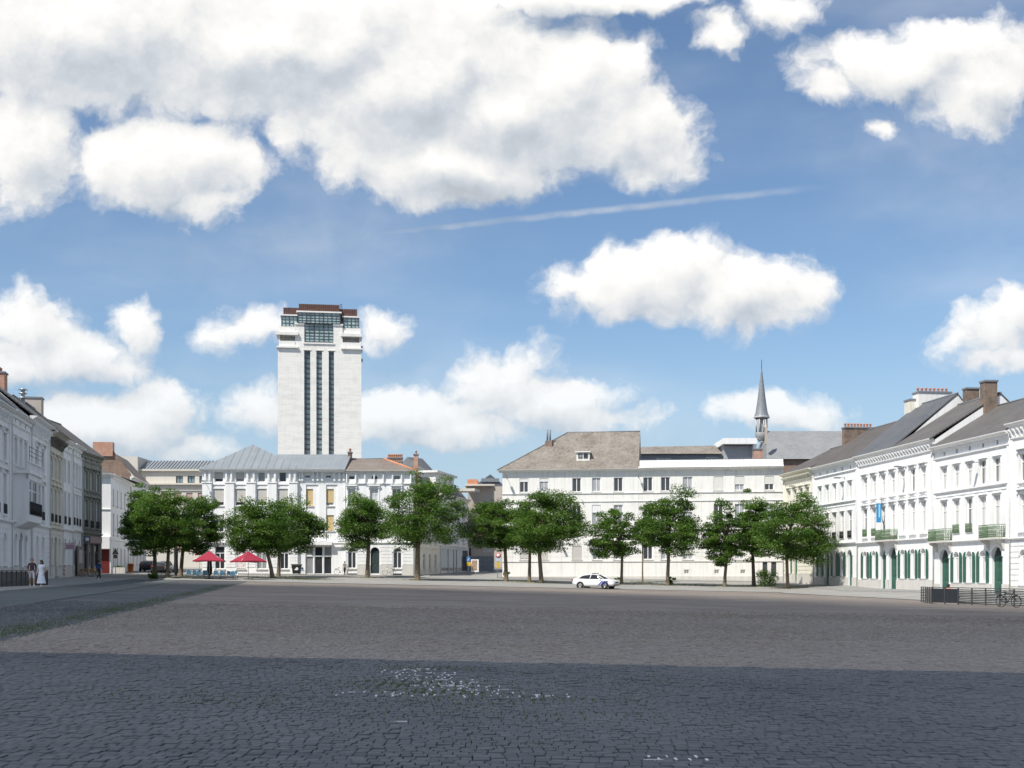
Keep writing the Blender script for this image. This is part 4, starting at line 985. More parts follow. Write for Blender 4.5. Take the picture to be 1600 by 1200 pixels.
for o in r3: put_window(f1, o[0], o[2], o[1]-o[0], o[3]-o[2], style='none', blind=GOLD, bfrac=.99 if o[0] < fx_(490) else .82, y=.35, sill=PALE)
for o in r2: put_window(f1, o[0], o[2], o[1]-o[0], o[3]-o[2], style='none', blind=GOLD, bfrac=.99, y=.35, sill=PALE)
for o in ra: put_window(f1, o[0], o[2], o[1]-o[0], o[3]-o[2], style='none', y=.35)
pst = MB().box(fx_(370.5),.06,fz(888),fx_(383.5),.10,fz(862)).build('poster', plain('poster_paper', (.70,.62,.60), .6, .25, 2.2), f1)
for a, b in ((476.7,489),(490.6,503.6),(505.2,517.8)):
    put_window(f1, fx_(a), .02, fx_(b)-fx_(a), fz(869)-.04, style='none', gm=GLASS, y=.35, inset=.22); put_window(f1, fx_(a), fz(869)+.03, fx_(b)-fx_(a), fz(853.2)-fz(869)-.05, style='none', gm=GLASS, y=.35, inset=.22)
m = MB()
for a in (489.1, 503.7): m.box(fx_(a),.40,0,fx_(a)+.12,.58,fz(853))
m.box(fx_(476.5),.40,fz(869)-.02,fx_(518),.575,fz(869)+.025); m.build('entrance_frame', WOODW, f1)
MB().box(fx_(478),-.35,fz(851.5),fx_(519),.34,fz(846.5)).build('entrance_canopy', WHITE, f1)
shell(f1, X2, 14, -1, fz(735), WHITE)
# zinc roof: pyramid over the left part, plain slope over the right part
zE = fz(733.0); xa = fx_(392.5)*163/157 - 1.3; za = EYE + (HZ - 694.5) / FOC * 163 - zF
rf = MB(); hw_ = fx_(475)
P = [(-.4,-.6,zE),(hw_,-.6,zE),(hw_,13,zE),(-.4,13,zE),(xa,6.0,za)]
rf.add(P, [(0,1,4),(1,2,4),(2,3,4),(3,0,4)]); rf.build('roof', ZINC, f1)
rf = MB(); zR = EYE + (HZ - 710) / FOC * 162.5 - zF; rf.add([(fx_(420),-.58,zE-.02),(X2,-.58,zE-.02),(X2,5.5,zR),(fx_(420),5.5,zR),(X2,12,zE),(fx_(420),12,zE)], [(0,1,2,3),(3,2,4,5),(1,4,2)]); rf.build('roof', ZINC, f1)
sm = MB()
for k in range(1, 14):                                       # standing seams on the pyramid's front slope
    x = -.4 + (hw_ + .4) * k / 14; f = min((x + .4) / (xa + .4), (hw_ - x) / (hw_ - xa)); d = Vector((0, 6.6, za - zE)) * f
    sm.tube([(x,-.6,zE+.03), (x, -.6 + d.y, zE + d.z + .03)], .014, 4)
sm.build('roof_seam', ZINC, f1)
chimney(f1, fx_(536), fx_(541.5), 4.6, 5.6, zR-1.2, fz(701.5), BRICK, 2)
# ---- neighbour with brown tiles
f2 = frontal('town_house', 'white house with brown tiled roof and arched dark green door', 540.4, YF, zF)
gx = lambda px: (px - 540.4) / FOC * YF
W2 = gx(646)
op = [(gx(a), gx(b), fz(791), fz(763.5), 0) for a, b in ((543.5,555.5),(578,591),(613,626))] + [(gx(a), gx(b), fz(832), fz(804), 0) for a, b in ((543.5,555.5),(578,591),(613,626))]
at2 = [(gx(a), gx(b), fz(748.7), fz(744), 0) for a, b in ((545.5,553.5),(581,589.6),(616,624.5))]
ar = [(gx(543.5), gx(556.3), fz(888), fz(856), gx(549.9)-gx(543.5)), (gx(614.5), gx(627.5), fz(888), fz(856), gx(621)-gx(614.5))]
ad = (gx(579), gx(592.7), .1, fz(855), gx(585.8)-gx(579))
vents = [(gx(543), gx(558), fz(899.6), fz(896), 0), (gx(614), gx(628), fz(899.6), fz(896), 0)]
w = MB(); wall_mesh(w, 0, W2, -1, fz(737), op + at2 + ar + [ad] + vents); w.build('wall', WHITE, f2); shell(f2, W2, 13, -1, fz(737), WHITE)
t = MB(); band(t, 0, W2, fz(850), .25, .2); band(t, 0, W2, fz(757), .18, .16); cornice(t, 0, W2+.3, fz(735), .4, .5)
for o in op: surround(t, o[0], o[2], o[1]-o[0], o[3]-o[2], .16, .06, o[2] > 8)
for o in ar + [ad]: surround(t, o[0], o[2], o[1]-o[0], o[3]-o[2], .3, .08, False, o[4])
for i in range(8): x = gx(541 + i * 14.3); t.box(x,-.28,fz(755),x+.14,.006,fz(738.5))
t.build('moulding', WHITE, f2)
r_ = MB(); rustic(r_, 0, W2, 1.25, fz(850.5), ar + [ad], .42); r_.build('stone_course', WHITE, f2)
for a, b in ((540.4,542.8),(558.2,578.5),(593.2,613.8),(628.2,646)): MB().box(gx(a),-.09,-1,gx(b),.01,1.2).build('plinth', PALE, f2)
for o in op: put_window(f2, o[0], o[2], o[1]-o[0], o[3]-o[2], gm=GLASSC)
for o in at2 + vents: put_window(f2, o[0], o[2], o[1]-o[0], o[3]-o[2], style='none', fm=DKFR)
for o in ar: put_window(f2, o[0], o[2], o[1]-o[0], o[3]-o[2], o[4], gm=GLASS, sill=PALE)
panel_door(f2, ad[0], ad[2], ad[1]-ad[0], ad[3]-ad[2], ad[4], DOOR)
gable_roof(f2, 0, gx(648), fz(735.5), fz(710.5), 5.5, 12, TILED, .5, hipr=4.6, gable=None)
hp = MB(); hp.tube([(gx(648),-.5,fz(735)),(gx(648)-4.6,5.5,fz(710))], .16, 6); hp.build('hip_tiles', POTS, f2)
chimney(f2, gx(598), gx(622), 6.0, 6.7, fz(716), fz(709), BRICKD, 8)
# ---- houses up the side street
def street_line(d): return Vector((-12.7 + .218 * d, 157.2 + d))
sA, sB, sC = street_line(0), street_line(12), street_line(27.5)
s1 = thing('street_house', 'shabby low house with beige shopfront just round the corner of the side street', 'house', (sA.x, sA.y, gz(sA.x, sA.y)))
side(s1, sA, sB, sA, 9.6, 4, [(.9, 3.0), (4.4, 6.4), (7.2, 8.8)], OFFW, gm=GLASS)
MB().add([(0,0,9.6),(2.6,12,9.6),(-2.5,13,13.2),(-5,0.5,13.2)], [(0,1,2,3)]).build('roof', SLATE, s1)
s2 = thing('street_house', 'white side street house with box dormer and slate mansard', 'house', (sB.x, sB.y, gz(sB.x, sB.y)))
Ms, Ls, _ = side(s2, sB, sC, sB, 11.3, 4, [(4.6, 6.6), (8.2, 10.2)], WHITE2, gm=GLASS, ww=1.1)
m = MB(Ms); m.box(.5,-.08,.6,Ls-.5,.02,3.6); m.build('shop_glazing', GLASS, s2)
m = MB(Ms)
for x in (.2, 4.2, 7.2, 8.8, Ls-.5): m.box(x,-.14,-1,x+.4,.01,3.9)
m.box(0,-.16,3.6,Ls,.01,4.1); m.build('shopfront', PALE, s2)
m = MB(Ms); m.add([(0,0,11.3),(Ls,0,11.3),(Ls,1.7,13.2),(0,1.7,13.2)], [(0,1,2,3)]); m.box(-.1,1.8,11.2,Ls,9,13.6); m.build('mansard', SLATE, s2)
M2 = Ms @ T(0, .9, 0)
dm = MB(M2); ops = [(c-.5, c+.5, 12.0, 13.7, 0) for c in (3.2, 6.2, 9.0)]; wall_mesh(dm, 1.2, 11.0, 11.4, 14.3, ops, .15); dm.box(.8,-.4,14.3,11.6,6,14.6); dm.quad((1.2,0,11.4),(1.2,6,11.4),(1.2,6,14.3),(1.2,0,14.3)); dm.quad((11,0,11.4),(11,6,11.4),(11,6,14.3),(11,0,14.3)); dm.build('box_dormer', WHITE2, s2)
for o in ops: put_window(s2, o[0], o[2], 1.0, 1.7, M=M2, inset=.14, gm=GLASS)
dk = MB(); dk.add([(-9,5,12.5),(1,5,12.5),(1,15,12.5),(-9,15,12.5),(-5.2,8.5,17.2),(-3.2,11,17.2)], [(0,1,4),(1,2,5,4),(2,3,5),(3,0,4,5)]); dk.build('rear_roof', SLATE, s2)
chimney(s1, -.25, .3, 3, 3.7, 8, 16.0, BRICKR, 1)
MB(Ms).box(Ls-.1,-1.1,12.7,Ls+3.0,4,13.1).build('flat_canopy', BEIGE, s2)
Y3 = 190; s3 = thing('street_house', 'taupe rendered block with narrow vertical windows up the side street', 'building', (at(731,890,Y3).x, Y3, gz(-6, Y3)))
h3 = lambda py: EYE + (HZ - py) / FOC * Y3 - gz(-6, Y3); x3 = lambda px: (px - 731) / FOC * Y3
ops = [(x3(756 + 3.3 * k), x3(758.4 + 3.3 * k), h3(863), h3(841), 0) for k in range(4)]
w = MB(); wall_mesh(w, 0, x3(771), -2, h3(760), ops, .2); w.box(0,.3,-2,x3(771)-.02,10,h3(760)-.02); w.build('wall', TAUPE, s3)
for o in ops: put_window(s3, o[0], o[2], o[1]-o[0], o[3]-o[2], style='none', gm=GLASS, inset=.18)
MB().box(-.4,-1.5,h3(760),x3(773),10,h3(757.5)).build('flat_roof', BEIGE, s3)
MB().box(0,-.12,-2,x3(771.5),.01,h3(869)).build('grey_plinth', LEAD, s3)
MB().box(x3(730),1,h3(758),x3(746),8,h3(748)).build('roof_box', POTS, s3)
Y4 = 235; s4 = thing('street_house', 'dark grey gabled house closing the view up the side street', 'house', (at(744,890,Y4).x, Y4, gz(-4, Y4)))
h4 = lambda py: EYE + (HZ - py) / FOC * Y4 - gz(-4, Y4); x4 = lambda px: (px - 744) / FOC * Y4
MB().prism([(0,-2),(x4(800),-2),(x4(800),h4(757)),(x4(786),h4(757)),(x4(766),h4(741)),(0,h4(757))], 0, 9).build('gable_front', plain('dark_slate_cladding', (.10,.105,.12), .6, .2), s4)
MB().box(x4(752),-.2,h4(753),x4(780),.05,h4(747.5)).build('grey_panel', LEAD, s4)
MB().box(x4(744),-.3,-2,x4(800),.1,h4(760)).build('lower_wall', TAUPE, s4)
# ---- long white building on the right of the side street
P0, P1 = Vector((at(785,0,157.6).x, 157.6)), Vector((at(1224,0,152.9).x, 152.9))
th3, W3 = frame_at(P0, P1); z3 = gz(10, 155) - .1
f3 = thing('long_white_building', 'long white three storey building with brown tiled hipped roof', 'building', (P0.x, P0.y, z3), th3)
def lx(px):                                                   # photo column -> distance along this facade
    k = (px - CX) / FOC; d = (P1 - P0) / W3
    return (k * P0.y - P0.x) / (d.x - k * d.y)
lz = lambda py, px: EYE + (HZ - py) / FOC * (P0.y + (P1.y - P0.y) * lx(px) / W3) - z3
cols3 = [(811.8,825.5,'o'),(843,856.7,'o'),(894,907.8,'c'),(925,938.5,'c'),(959,973,'c'),(1005,1019.6,'c'),(1032.5,1047,'c'),(1067,1082,'c'),(1115,1130,'b'),(1148,1163,'h'),(1194.5,1209,'h')]
top = [(lx(a), lx(b), 11.3, 13.1, 0) for a, b, _ in cols3]; mid = [(lx(a), lx(b), 6.85, 9.6, 0) for a, b, _ in cols3]
gsel = [(812.5,826,'b'),(843,856.7,'b'),(894,909,'b'),(926,940,'o'),(959,973,'c'),(1005,1019.6,'c'),(1033,1047,'c'),(1067,1083,'h'),(1115,1130,'c'),(1148,1163,'h')]
low = [(lx(a), lx(b), 2.6, 4.35, 0) for a, b, _ in gsel]
vn_ = [(lx(a), lx(a)+.62, .75, 1.3, 0) for a in (1069, 1116, 1157)]
drs = [(lx(1191.5), lx(1199), .2, 3.1, 0), (lx(1205), lx(1213), .2, 3.1, 0)]
EV3 = 14.15
w = MB(); wall_mesh(w, 0, W3, -1.5, EV3, top + mid + low + vn_ + drs, .22); w.build('wall', WHITE2, f3)
m = MB(); m.quad((0,0,-1.5),(2.5,11,-1.5),(2.5,11,EV3),(0,0,EV3)); m.quad((W3,0,-1.5),(W3,11,-1.5),(W3,11,EV3),(W3,0,EV3)); m.build('outer_wall', WHITE2, f3)
t = MB()
for z, h, p in ((11.0,.14,.12),(9.95,.14,.1),(6.3,.2,.16),(5.65,.12,.08),(2.25,.14,.1)): band(t, 0, W3, z, h, p)
for px in (877, 997, 1095): t.box(lx(px)-.05,-.03,2.45,lx(px)+.05,.006,EV3-.5)
t.build('moulding', WHITE2, f3)
r_ = MB(); rustic(r_, 0, W3, 2.42, 5.6, low, .52, .025, .035); r_.build('stone_course', WHITE2, f3)
c_ = MB(); cornice(c_, -.5, W3, EV3+.05, .35, .6); c_.build('cornice', WHITE2, f3)
MB().box(-.02,-.06,-1.5,W3,.008,.45).build('plinth', PALE, f3)
for (o, (a, b, k)) in zip(top, cols3):
    put_window(f3, o[0], o[2], o[1]-o[0], o[3]-o[2], style='half', gm=GLASSM, inset=.18, sill=PALE, blind={'o':WOODW,'b':SHUT,'h':SHUT}.get(k), bfrac={'o':.25,'b':.98,'h':.58}.get(k, .2))
for i, o in enumerate(mid): put_window(f3, o[0], o[2], o[1]-o[0], o[3]-o[2], style='half', gm=GLASSM, inset=.18, sill=PALE, blind=WOODW if i in (3, 7) else None, bfrac=.36)
for (o, (a, b, k)) in zip(low, gsel): put_window(f3, o[0], o[2], o[1]-o[0], o[3]-o[2], style='half', gm=GLASSM, inset=.18, sill=PALE, blind={'b':BLIND,'h':SHUT}.get(k), bfrac={'b':.93 if a < 840 else .98,'h':.62}.get(k, 1))
for o in vn_: put_window(f3, o[0], o[2], o[1]-o[0], o[3]-o[2], style='grid', fm=SHUT, gm=GLASS, inset=.14)
for o in drs: MB().box(o[0],.1,o[2],o[1],.2,o[3]).build('door', DKFR, f3)
xr0, xr1 = lx(880), lx(998)
zr3 = EYE + (HZ - 675) / FOC * 163 - z3
rf = MB(); rf.add([(-.6,-.6,EV3+.02),(xr1,-.6,EV3+.02),(xr1,7,zr3),(xr0,7,zr3),(-.6+2,13.6,EV3),(xr1,13.6,EV3)], [(0,1,2,3),(0,3,4),(3,2,5,4),(1,5,2)]); ro = rf.build('roof', TILEB, f3)
MB().tube([(xr0,7,zr3),(xr1,7,zr3)], .1, 6).build('ridge_cap', LEAD, ro); MB().tube([(-.6,-.6,EV3+.05),(xr0,7,zr3)], .09, 6).build('hip_cap', LEAD, ro)
sl = (zr3 - EV3) / 7.6
def on_roof(px, f): return lx(px), -.6 + 7.6 * f, EV3 + .02 + (zr3 - EV3) * f
dx, dy, dz = on_roof(910, .26); d_ = MB(); d_.box(dx-.85,dy-.3,dz-.3,dx+.85,dy+1.6,dz+.85); d_.box(dx-1.0,dy-.5,dz+.85,dx+1.0,dy+1.9,dz+.97); d_.build('dormer', WHITE2, ro)
for q_ in (-.62, .08): put_window(ro, dx+q_, dz+.1, .54, .6, style='none', fm=DKFR, y=dy-.42, inset=.12)
cx_, cy_, cz_ = on_roof(852, .66); ch_ = MB(); ch_.box(cx_-.45,cy_-.4,cz_-1.2,cx_+.45,cy_+.4,cz_+.5); co = ch_.build('chimney', BRICKD, f3)
for q_ in (-.18, .18): MB().tube([(cx_+q_,cy_,cz_+.5),(cx_+q_,cy_,cz_+2.0)], .12, 8).build('flue', LEAD, co)
# white tiled parapet slope over the right part
sc = MB(); n_ = int((W3 - xr1) / .45)
for k in range(n_):
    x = xr1 + .1 + (W3 - xr1 - .1) * k / n_; x2 = xr1 + .1 + (W3 - xr1 - .1) * (k + 1) / n_
    for j in range(3): sc.add([(x+.01,-.35+.25*j,EV3+.14+.33*j),(x2-.01,-.35+.25*j,EV3+.14+.33*j),(x2-.01,-.08+.25*j,EV3+.44+.33*j),(x+.01,-.08+.25*j,EV3+.44+.33*j)], [(0,1,2,3)])
so_ = sc.build('parapet_tiles', WHITE2, f3); so_['kind'] = 'stuff'
MB().box(xr1,-.05+.6,EV3,W3,11,EV3+1.1).build('flat_roof', LEAD, f3); MB().box(xr1,.45,EV3+1.1,W3,.75,EV3+1.2).build('parapet_cap', LEAD, f3)
MB().box(xr1-.02,-.6,EV3,xr1+.12,7.2,EV3+.3).build('verge', WHITE2, f3)
# ---- buildings behind it
YA = 172; an = thing('rear_annex', 'low grey rear building with brown tiled roof behind the long white building', 'building', (at(1000,0,YA).x, YA, z3))
ax = lambda px: (px - 1000) / FOC * YA; az = lambda py: EYE + (HZ - py) / FOC * YA - z3
ops = [(ax(1026 + 4.6 * k), ax(1030 + 4.6 * k), az(721), az(715.8), 0) for k in range(5)] + [(ax(1103 + 4.6 * k), ax(1107 + 4.6 * k), az(719), az(714), 0) for k in range(4)]
w = MB(); wall_mesh(w, 0, ax(1128), -1, az(709), ops, .15); w.build('wall', LEAD, an)
for o in ops: put_window(an, o[0], o[2], o[1]-o[0], o[3]-o[2], style='none', inset=.13)
MB().add([(-.5,-.5,az(709.5)),(ax(1128),-.5,az(709.5)),(ax(1124),3.5,az(692)),(.6,3.5,az(694)),(ax(1128),9,az(709)),(0,9,az(709))], [(0,1,2,3),(3,2,4,5)]).build('roof', TILEB, an)
wb = thing('white_roof_box', 'white box shaped attic with flat projecting roof next to the slate church', 'building', (at(1127,0,YA).x, YA-1, z3))
bx2 = lambda px: (px - 1127) / FOC * (YA-1)
MB().box(bx2(1130),.6,8,bx2(1176),6,az(697)).build('grey_wall', plain('grey_cladding', (.40,.41,.43), .7, .08), wb)
MB().box(bx2(1126),-1.0,az(696),bx2(1179),6.5,az(687)).build('white_fascia', WHITE, wb); MB().box(bx2(1174),-.6,8,bx2(1179),6.2,az(696)).build('white_pier', WHITE, wb)
chimney(wb, bx2(1173), bx2(1186), -1.6, -.6, 8, az(705.5), BRICKR)
# ---- church with slate roof and slender ridge turret
YC = 188; chx = lambda px: (px - 1190) / FOC * YC
zc = gz(38, YC); cz = lambda py: EYE + (HZ - py) / FOC * YC - zc
ch = thing('church', 'grey slate church roof with a slender ridge spire', 'church', (at(1190,0,YC).x, YC, zc))
MB().box(chx(1192),-6.5,-1,chx(1400),6.5,cz(724)).build('wall', BRICKD, ch)
MB().add([(chx(1183),-7,cz(724)),(chx(1400),-7,cz(724)),(chx(1400),0,cz(673.5)),(chx(1197),0,cz(673.5)),(chx(1400),7,cz(724)),(chx(1183),7,cz(724))], [(0,1,2,3),(3,2,4,5),(0,3,5)]).build('roof', GSLATE, ch)
tu_ = MB(); tx = chx(1190)
tu_.lathe([(.45,cz(690)),(.95,cz(683)),(1.05,cz(678)),(1.05,cz(676))], 8, (tx,0,0)); tu_.lathe([(1.1,cz(654)),(1.25,cz(653)),(1.25,cz(651)),(1.0,cz(650.5))], 8, (tx,0,0))
for k in range(8): a = k * math.pi / 4 + .2; tu_.tube([(tx+.85*math.cos(a),.85*math.sin(a),cz(677)),(tx+.85*math.cos(a),.85*math.sin(a),cz(653))], .12, 6)
tu_.lathe([(.5,cz(677)),(.5,cz(653))], 8, (tx,0,0)); tu_.build('bell_stage', plain('pale_lead', (.45,.45,.44), .5, .25), ch)
sp_ = MB(); sp_.lathe([(1.2,cz(651)),(.95,cz(645)),(.72,cz(630)),(.42,cz(606)),(.06,cz(577))], 8, (tx,0,0)); sp = sp_.build('spire', LEAD, ch)
MB().tube([(tx,0,cz(578)),(tx,0,cz(562))], .045, 6).build('finial', BLACK, sp)
pn = MB(); pn.box(chx(1181.5),-6.9,cz(702),chx(1184.5),-6.3,cz(676)); pn.lathe([(.3,0),(.0,1.2)], 4, (chx(1183),-6.6,cz(676))); pn.build('pinnacle', TAUPE, ch)

# ------------------------------------------------------------------ book tower
YT = 285; u_ = YT / FOC / 4.285                              # metres per unit of the survey below
tw = thing('concrete_tower', 'tall white concrete library tower with brown copper crown', 'tower', (at(499.7,0,YT).x, YT, 2.0), R(8.0))
X = lambda v: (v - 428) * u_; Z = lambda v: EYE + (HZ - (450 + v / 4.285)) / FOC * YT - 2.0
Dp = 19.0
st = [(X(325), X(365), -2, Z(420), 0), (X(405), X(443), -2, Z(420), 0), (X(487), X(522), -2, Z(420), 0)]
w = MB(); wall_mesh(w, X(152), X(704), -2, Z(395), st, .7)
for x in (X(152), X(704)): w.quad((x,0,-2),(x,Dp,-2),(x,Dp,Z(395)),(x,0,Z(395)))
w.quad((X(152),Dp,-2),(X(704),Dp,-2),(X(704),Dp,Z(395)),(X(152),Dp,Z(395))); w.build('shaft', CONC, tw)
for (a, b, c, d, _) in st:
    g = MB(); g.box(a,.5,c,b,.6,d); go_ = g.build('window_strip', GLASSB, tw)
    n_ = 24
    for k in range(n_): z = Z(420) - (k + .5) * 1.12 * 1.06; MB().box(a,.38,z,b,.51,z+(.32 if k % 2 else .12)).build('mullion', DKFR, go_)
    MB().box(a-.2,-.12,d+.02,b+.2,.1,d+.25).build('lintel', CONC, go_)
m = MB()
m.box(X(152)+.3,.3,Z(395)-.5,X(704)-.3,Dp-.3,Z(372)); 
m.box(X(265),-.0,Z(395),X(326),3,Z(240)); m.box(X(518),0,Z(395),X(580),3,Z(240)); m.box(X(326)+.003,.02,Z(395),X(518)-.003,3,Z(368))
m.build('crown_pier', CONC, tw)
m = MB(); m.box(X(262),-.25,Z(248),X(327),3.1,Z(238)); m.box(X(516),-.25,Z(248),X(583),3.1,Z(238)); m.box(X(318),-.2,Z(376),X(525),.4,Z(366))
for a, b in ((143,285),(568,712)): m.box(X(a),-.5,Z(407),X(b),4,Z(397))
for a, b in ((140,285),(566,708)): m.box(X(a),-.6,Z(322),X(b),5,Z(302))
m.build('ledge', CONC, tw)
for a, b, s_ in ((158,264.5,0),(580.5,700,1)):                # open loggias at the corners
    m = MB(); m.box(X(a),-.1,Z(397),X(b),.15,Z(360)); m.box(X(a)+.02,2.5,Z(397),X(b)-.02,2.7,Z(322)); xx = a if not s_ else b
    m.box(X(xx)-(.0 if not s_ else .3),-.08,Z(360),X(xx)+(.3 if not s_ else 0),2.6,Z(322)); m.build('loggia', CONC, tw)
    m = MB(); m.box(X(a)+.1,.2,Z(302),X(b)-.02,Dp-1,Z(262)); m.build('parapet', CONC, tw)
m = MB(); m.box(X(158),2.8,Z(397),X(700),Dp-2.5,Z(262)); m.build('core', CONC, tw)
def glazed(name, a, b, z0, z1, y, nx, nz, thick=(1, 3)):
    g = MB().box(X(a),y,Z(z1),X(b),y+.2,Z(z0)).build(name, GLASST, tw)
    for k in range(nx + 1):
        x = X(a) + (X(b) - X(a)) * k / nx; t_ = .16 if k % 2 == 0 else .06; MB().box(x-t_/2,y-.14,Z(z1),x+t_/2,y-.003,Z(z0)).build('mullion', DKFR, g)
    for k in range(nz + 1):
        z = Z(z1) + (Z(z0) - Z(z1)) * k / nz; t_ = .16 if k % 3 == 0 else .07; MB().box(X(a),y-.12,z-t_/2,X(b),y-.004,z+t_/2).build('transom', DKFR, g)
glazed('belvedere_glazing', 327, 517, 238, 360, .3, 6, 6); glazed('belvedere_glazing', 283, 563, 168, 238, -.2, 10, 4)
glazed('corner_glazing', 176, 277, 190, 261, .5, 4, 3); glazed('corner_glazing', 584, 688, 190, 261, .5, 4, 3)
gs = MB(); gs.box(X(688)-.1,.7,Z(261),X(688),Dp-2,Z(190)); gs.build('side_glazing', GLASST, tw)
m = MB(); m.box(X(176)+.2,2.5,Z(262),X(688)-.2,Dp-3,Z(185)); m.build('lantern_core', CONC, tw)
m = MB(); m.box(X(274),-.5,Z(168),X(572),Dp-5,Z(158)); m.box(X(167),.2,Z(190),X(281),Dp-2,Z(181)); m.box(X(577),.2,Z(190),X(690),Dp-2,Z(181)); m.build('ledge', CONC, tw)
m = MB(); m.box(X(290),.0,Z(158),X(557),Dp-5.5,Z(110)); cr = m.build('copper_roof', COPPER, tw)
m = MB(); m.box(X(187),.8,Z(181),X(292),Dp-2.5,Z(133)); m.box(X(555),.8,Z(181),X(676),Dp-2.5,Z(131)); c2_ = m.build('copper_roof', COPPER, tw)
m = MB()
for k in range(21): x = X(292) + (X(555)-X(292)) * k / 20; m.box(x-.05,-.09,Z(158),x+.05,.0,Z(109))
for k in range(8): x = X(190) + (X(288)-X(190)) * k / 7; m.box(x-.05,.71,Z(181),x+.05,.8,Z(132)); x = X(560) + (X(674)-X(560)) * k / 7; m.box(x-.05,.71,Z(181),x+.05,.8,Z(130))
m.build('roof_seam', COPPER, cr)
m = MB(); m.tube([(X(562),2,Z(130)),(X(562),2,Z(92))], .06, 5); m.tube([(X(574),2,Z(130)),(X(574),2,Z(92))], .06, 5); m.tube([(X(562),2,Z(93)),(X(574),2,Z(93))], .06, 5); m.tube([(X(656),3,Z(131)),(X(656),3,Z(112))], .08, 5); m.tube([(X(562),2,Z(108)),(X(574),2,Z(108))], .05, 5); m.build('roof_mast', BLACK, cr)
for z_ in (385, 470): MB().box(X(704),2,Z(z_),X(714),4,Z(z_-14)).build('side_bracket', DKFR, tw)
# ------------------------------------------------------------------ trees
BARK = plain('bark', (.16, .125, .085), .9, .3, 6, bmp=.5)
def leaf_cloud(name, C, N, sizes, mat, parent=None, leaf=(.15, .27), flat=.45, M=None):
    """leaf faces scattered through clumps; C centres, sizes clump radii"""
    n = len(C) * N; ci = np.repeat(np.arange(len(C)), N)
    d = RNG.normal(0, 1, (n, 3)); d /= np.linalg.norm(d, axis=1)[:,None]; r = RNG.uniform(.15, 1, n) ** .55
    P = C[ci] + d * (r * sizes[ci])[:,None] * np.array([1, 1, flat])
    P[:,2] -= .12 * (d[:,0]**2 + d[:,1]**2) * r * sizes[ci]
    a = RNG.uniform(0, 2*np.pi, n); tl = RNG.normal(0, .55, n); rl_ = RNG.normal(0, .55, n); L = RNG.uniform(*leaf, n); Wd = L * RNG.uniform(.4, .6, n)
    u = np.stack([np.cos(a)*np.cos(tl), np.sin(a)*np.cos(tl), np.sin(tl)], 1); side_ = np.stack([-np.sin(a), np.cos(a), 0*a], 1)
    nrm = np.cross(u, side_); v = side_ * np.cos(rl_)[:,None] + nrm * np.sin(rl_)[:,None]
    V = np.stack([P - u*L[:,None]*.5, P + v*Wd[:,None]*.5, P + u*L[:,None]*.5, P - v*Wd[:,None]*.5], 1).reshape(-1, 3)
    me = np_mesh(name, V, np.arange(4*n).reshape(n, 4), [mat])
    at_ = me.color_attributes.new('tone', 'FLOAT_COLOR', 'POINT'); ct = RNG.uniform(.1, .75, len(C))
    K = np.ones((n, 4, 4), np.float32); K[:,:,0] = np.clip(ct[ci] + RNG.normal(0, .18, n), 0, 1)[:,None]
    at_.data.foreach_set('color', K.ravel())
    return link(name, me, parent, M)
def tree(px, py, l, r, top, bot, label, lean=0, dens=1.0, fork=None, group='leafy street trees along the far side of the square', trunk_w=None, Y=None):
    b = hit(px, py, 60, 152) if Y is None else Vector(((px-CX)/FOC*Y, Y, gz((px-CX)/FOC*Y, Y)))
    k = b.y / FOC
    root = thing('street_tree', label, 'tree', b, 0, group)
    H = (py - top) * k; cb = (py - bot + 5) * k; xl, xr = (l - px) * k, (r - px) * k
    cx, rx = (xl + xr) / 2, (xr - xl) / 2 * 1.07; ry = rx * .9; hz_ = H - cb
    zc_ = cb + hz_ * .42
    n = int(104 * dens * max(.45, min(1.6, rx * hz_ / 18)))
    C = []
    while len(C) < n:
        d = Vector((random.gauss(0,1), random.gauss(0,1), random.gauss(0,1))).normalized(); rr_ = random.uniform(.25, 1) ** .5
        ir = 1 + .16 * math.sin(d.x * 5 + px) + .12 * math.sin(d.y * 7 + d.z * 4 + px * .7)
        z = d.z * rr_ * (hz_ * .56 if d.z > 0 else hz_ * .40) * ir
        q_ = 1 - .22 * max(0, d.z)
        x, y = cx + d.x * rr_ * rx * .95 * ir * q_, d.y * rr_ * ry * .95 * ir * q_
        C.append((x, y, zc_ + z))
    C = np.array(C); sizes = RNG.uniform(.7, 1.25, n) * min(1.2, max(.65, rx / 3.4))
    leaf_cloud('crown', C, 185, sizes, LEAF, root, (.16, .29))
    tw_ = (trunk_w or 5.4) * k / 2
    t = MB(); lx_ = lean * k; fz_ = cb + hz_ * (.10 if fork is None else fork)
    base = [Vector((0,0,-.15)), Vector((lx_*.05,0,.12)), Vector((lx_*.3,.03,fz_*.35)), Vector((lx_*.7,-.03,fz_*.7)), Vector((lx_,0,fz_))]
    t.tube(base, [tw_*1.9, tw_*1.25, tw_*1.0, tw_*.92, tw_*.88], 9)
    lead = [base[-1], base[-1] + Vector((cx*.25-lx_*.1, .1, hz_*.28)), Vector((cx*.6, 0, zc_ + hz_*.2)), Vector((cx*.8, .1, zc_ + hz_*.42))]
    t.tube(lead, [tw_*.86, tw_*.6, tw_*.35, tw_*.1], 7)
    t.build('trunk', BARK, root)
    br = MB()
    for i in RNG.choice(n, min(n, 26), replace=False):
        e = Vector(C[i]); s_ = lead[0].lerp(lead[2], random.uniform(0, .85)) if e.z > fz_ + .4 else base[-1].lerp(base[3], random.uniform(0, .3))
        m_ = s_.lerp(e, .5) + Vector((0, 0, -.06 * (e - s_).length)); L_ = (e - s_).length
        br.tube([s_, m_, e], [min(tw_*.5, .03 + .018 * L_), .015 + .012 * L_, .014], 5)
    br.build('branches', BARK, root)
    return root
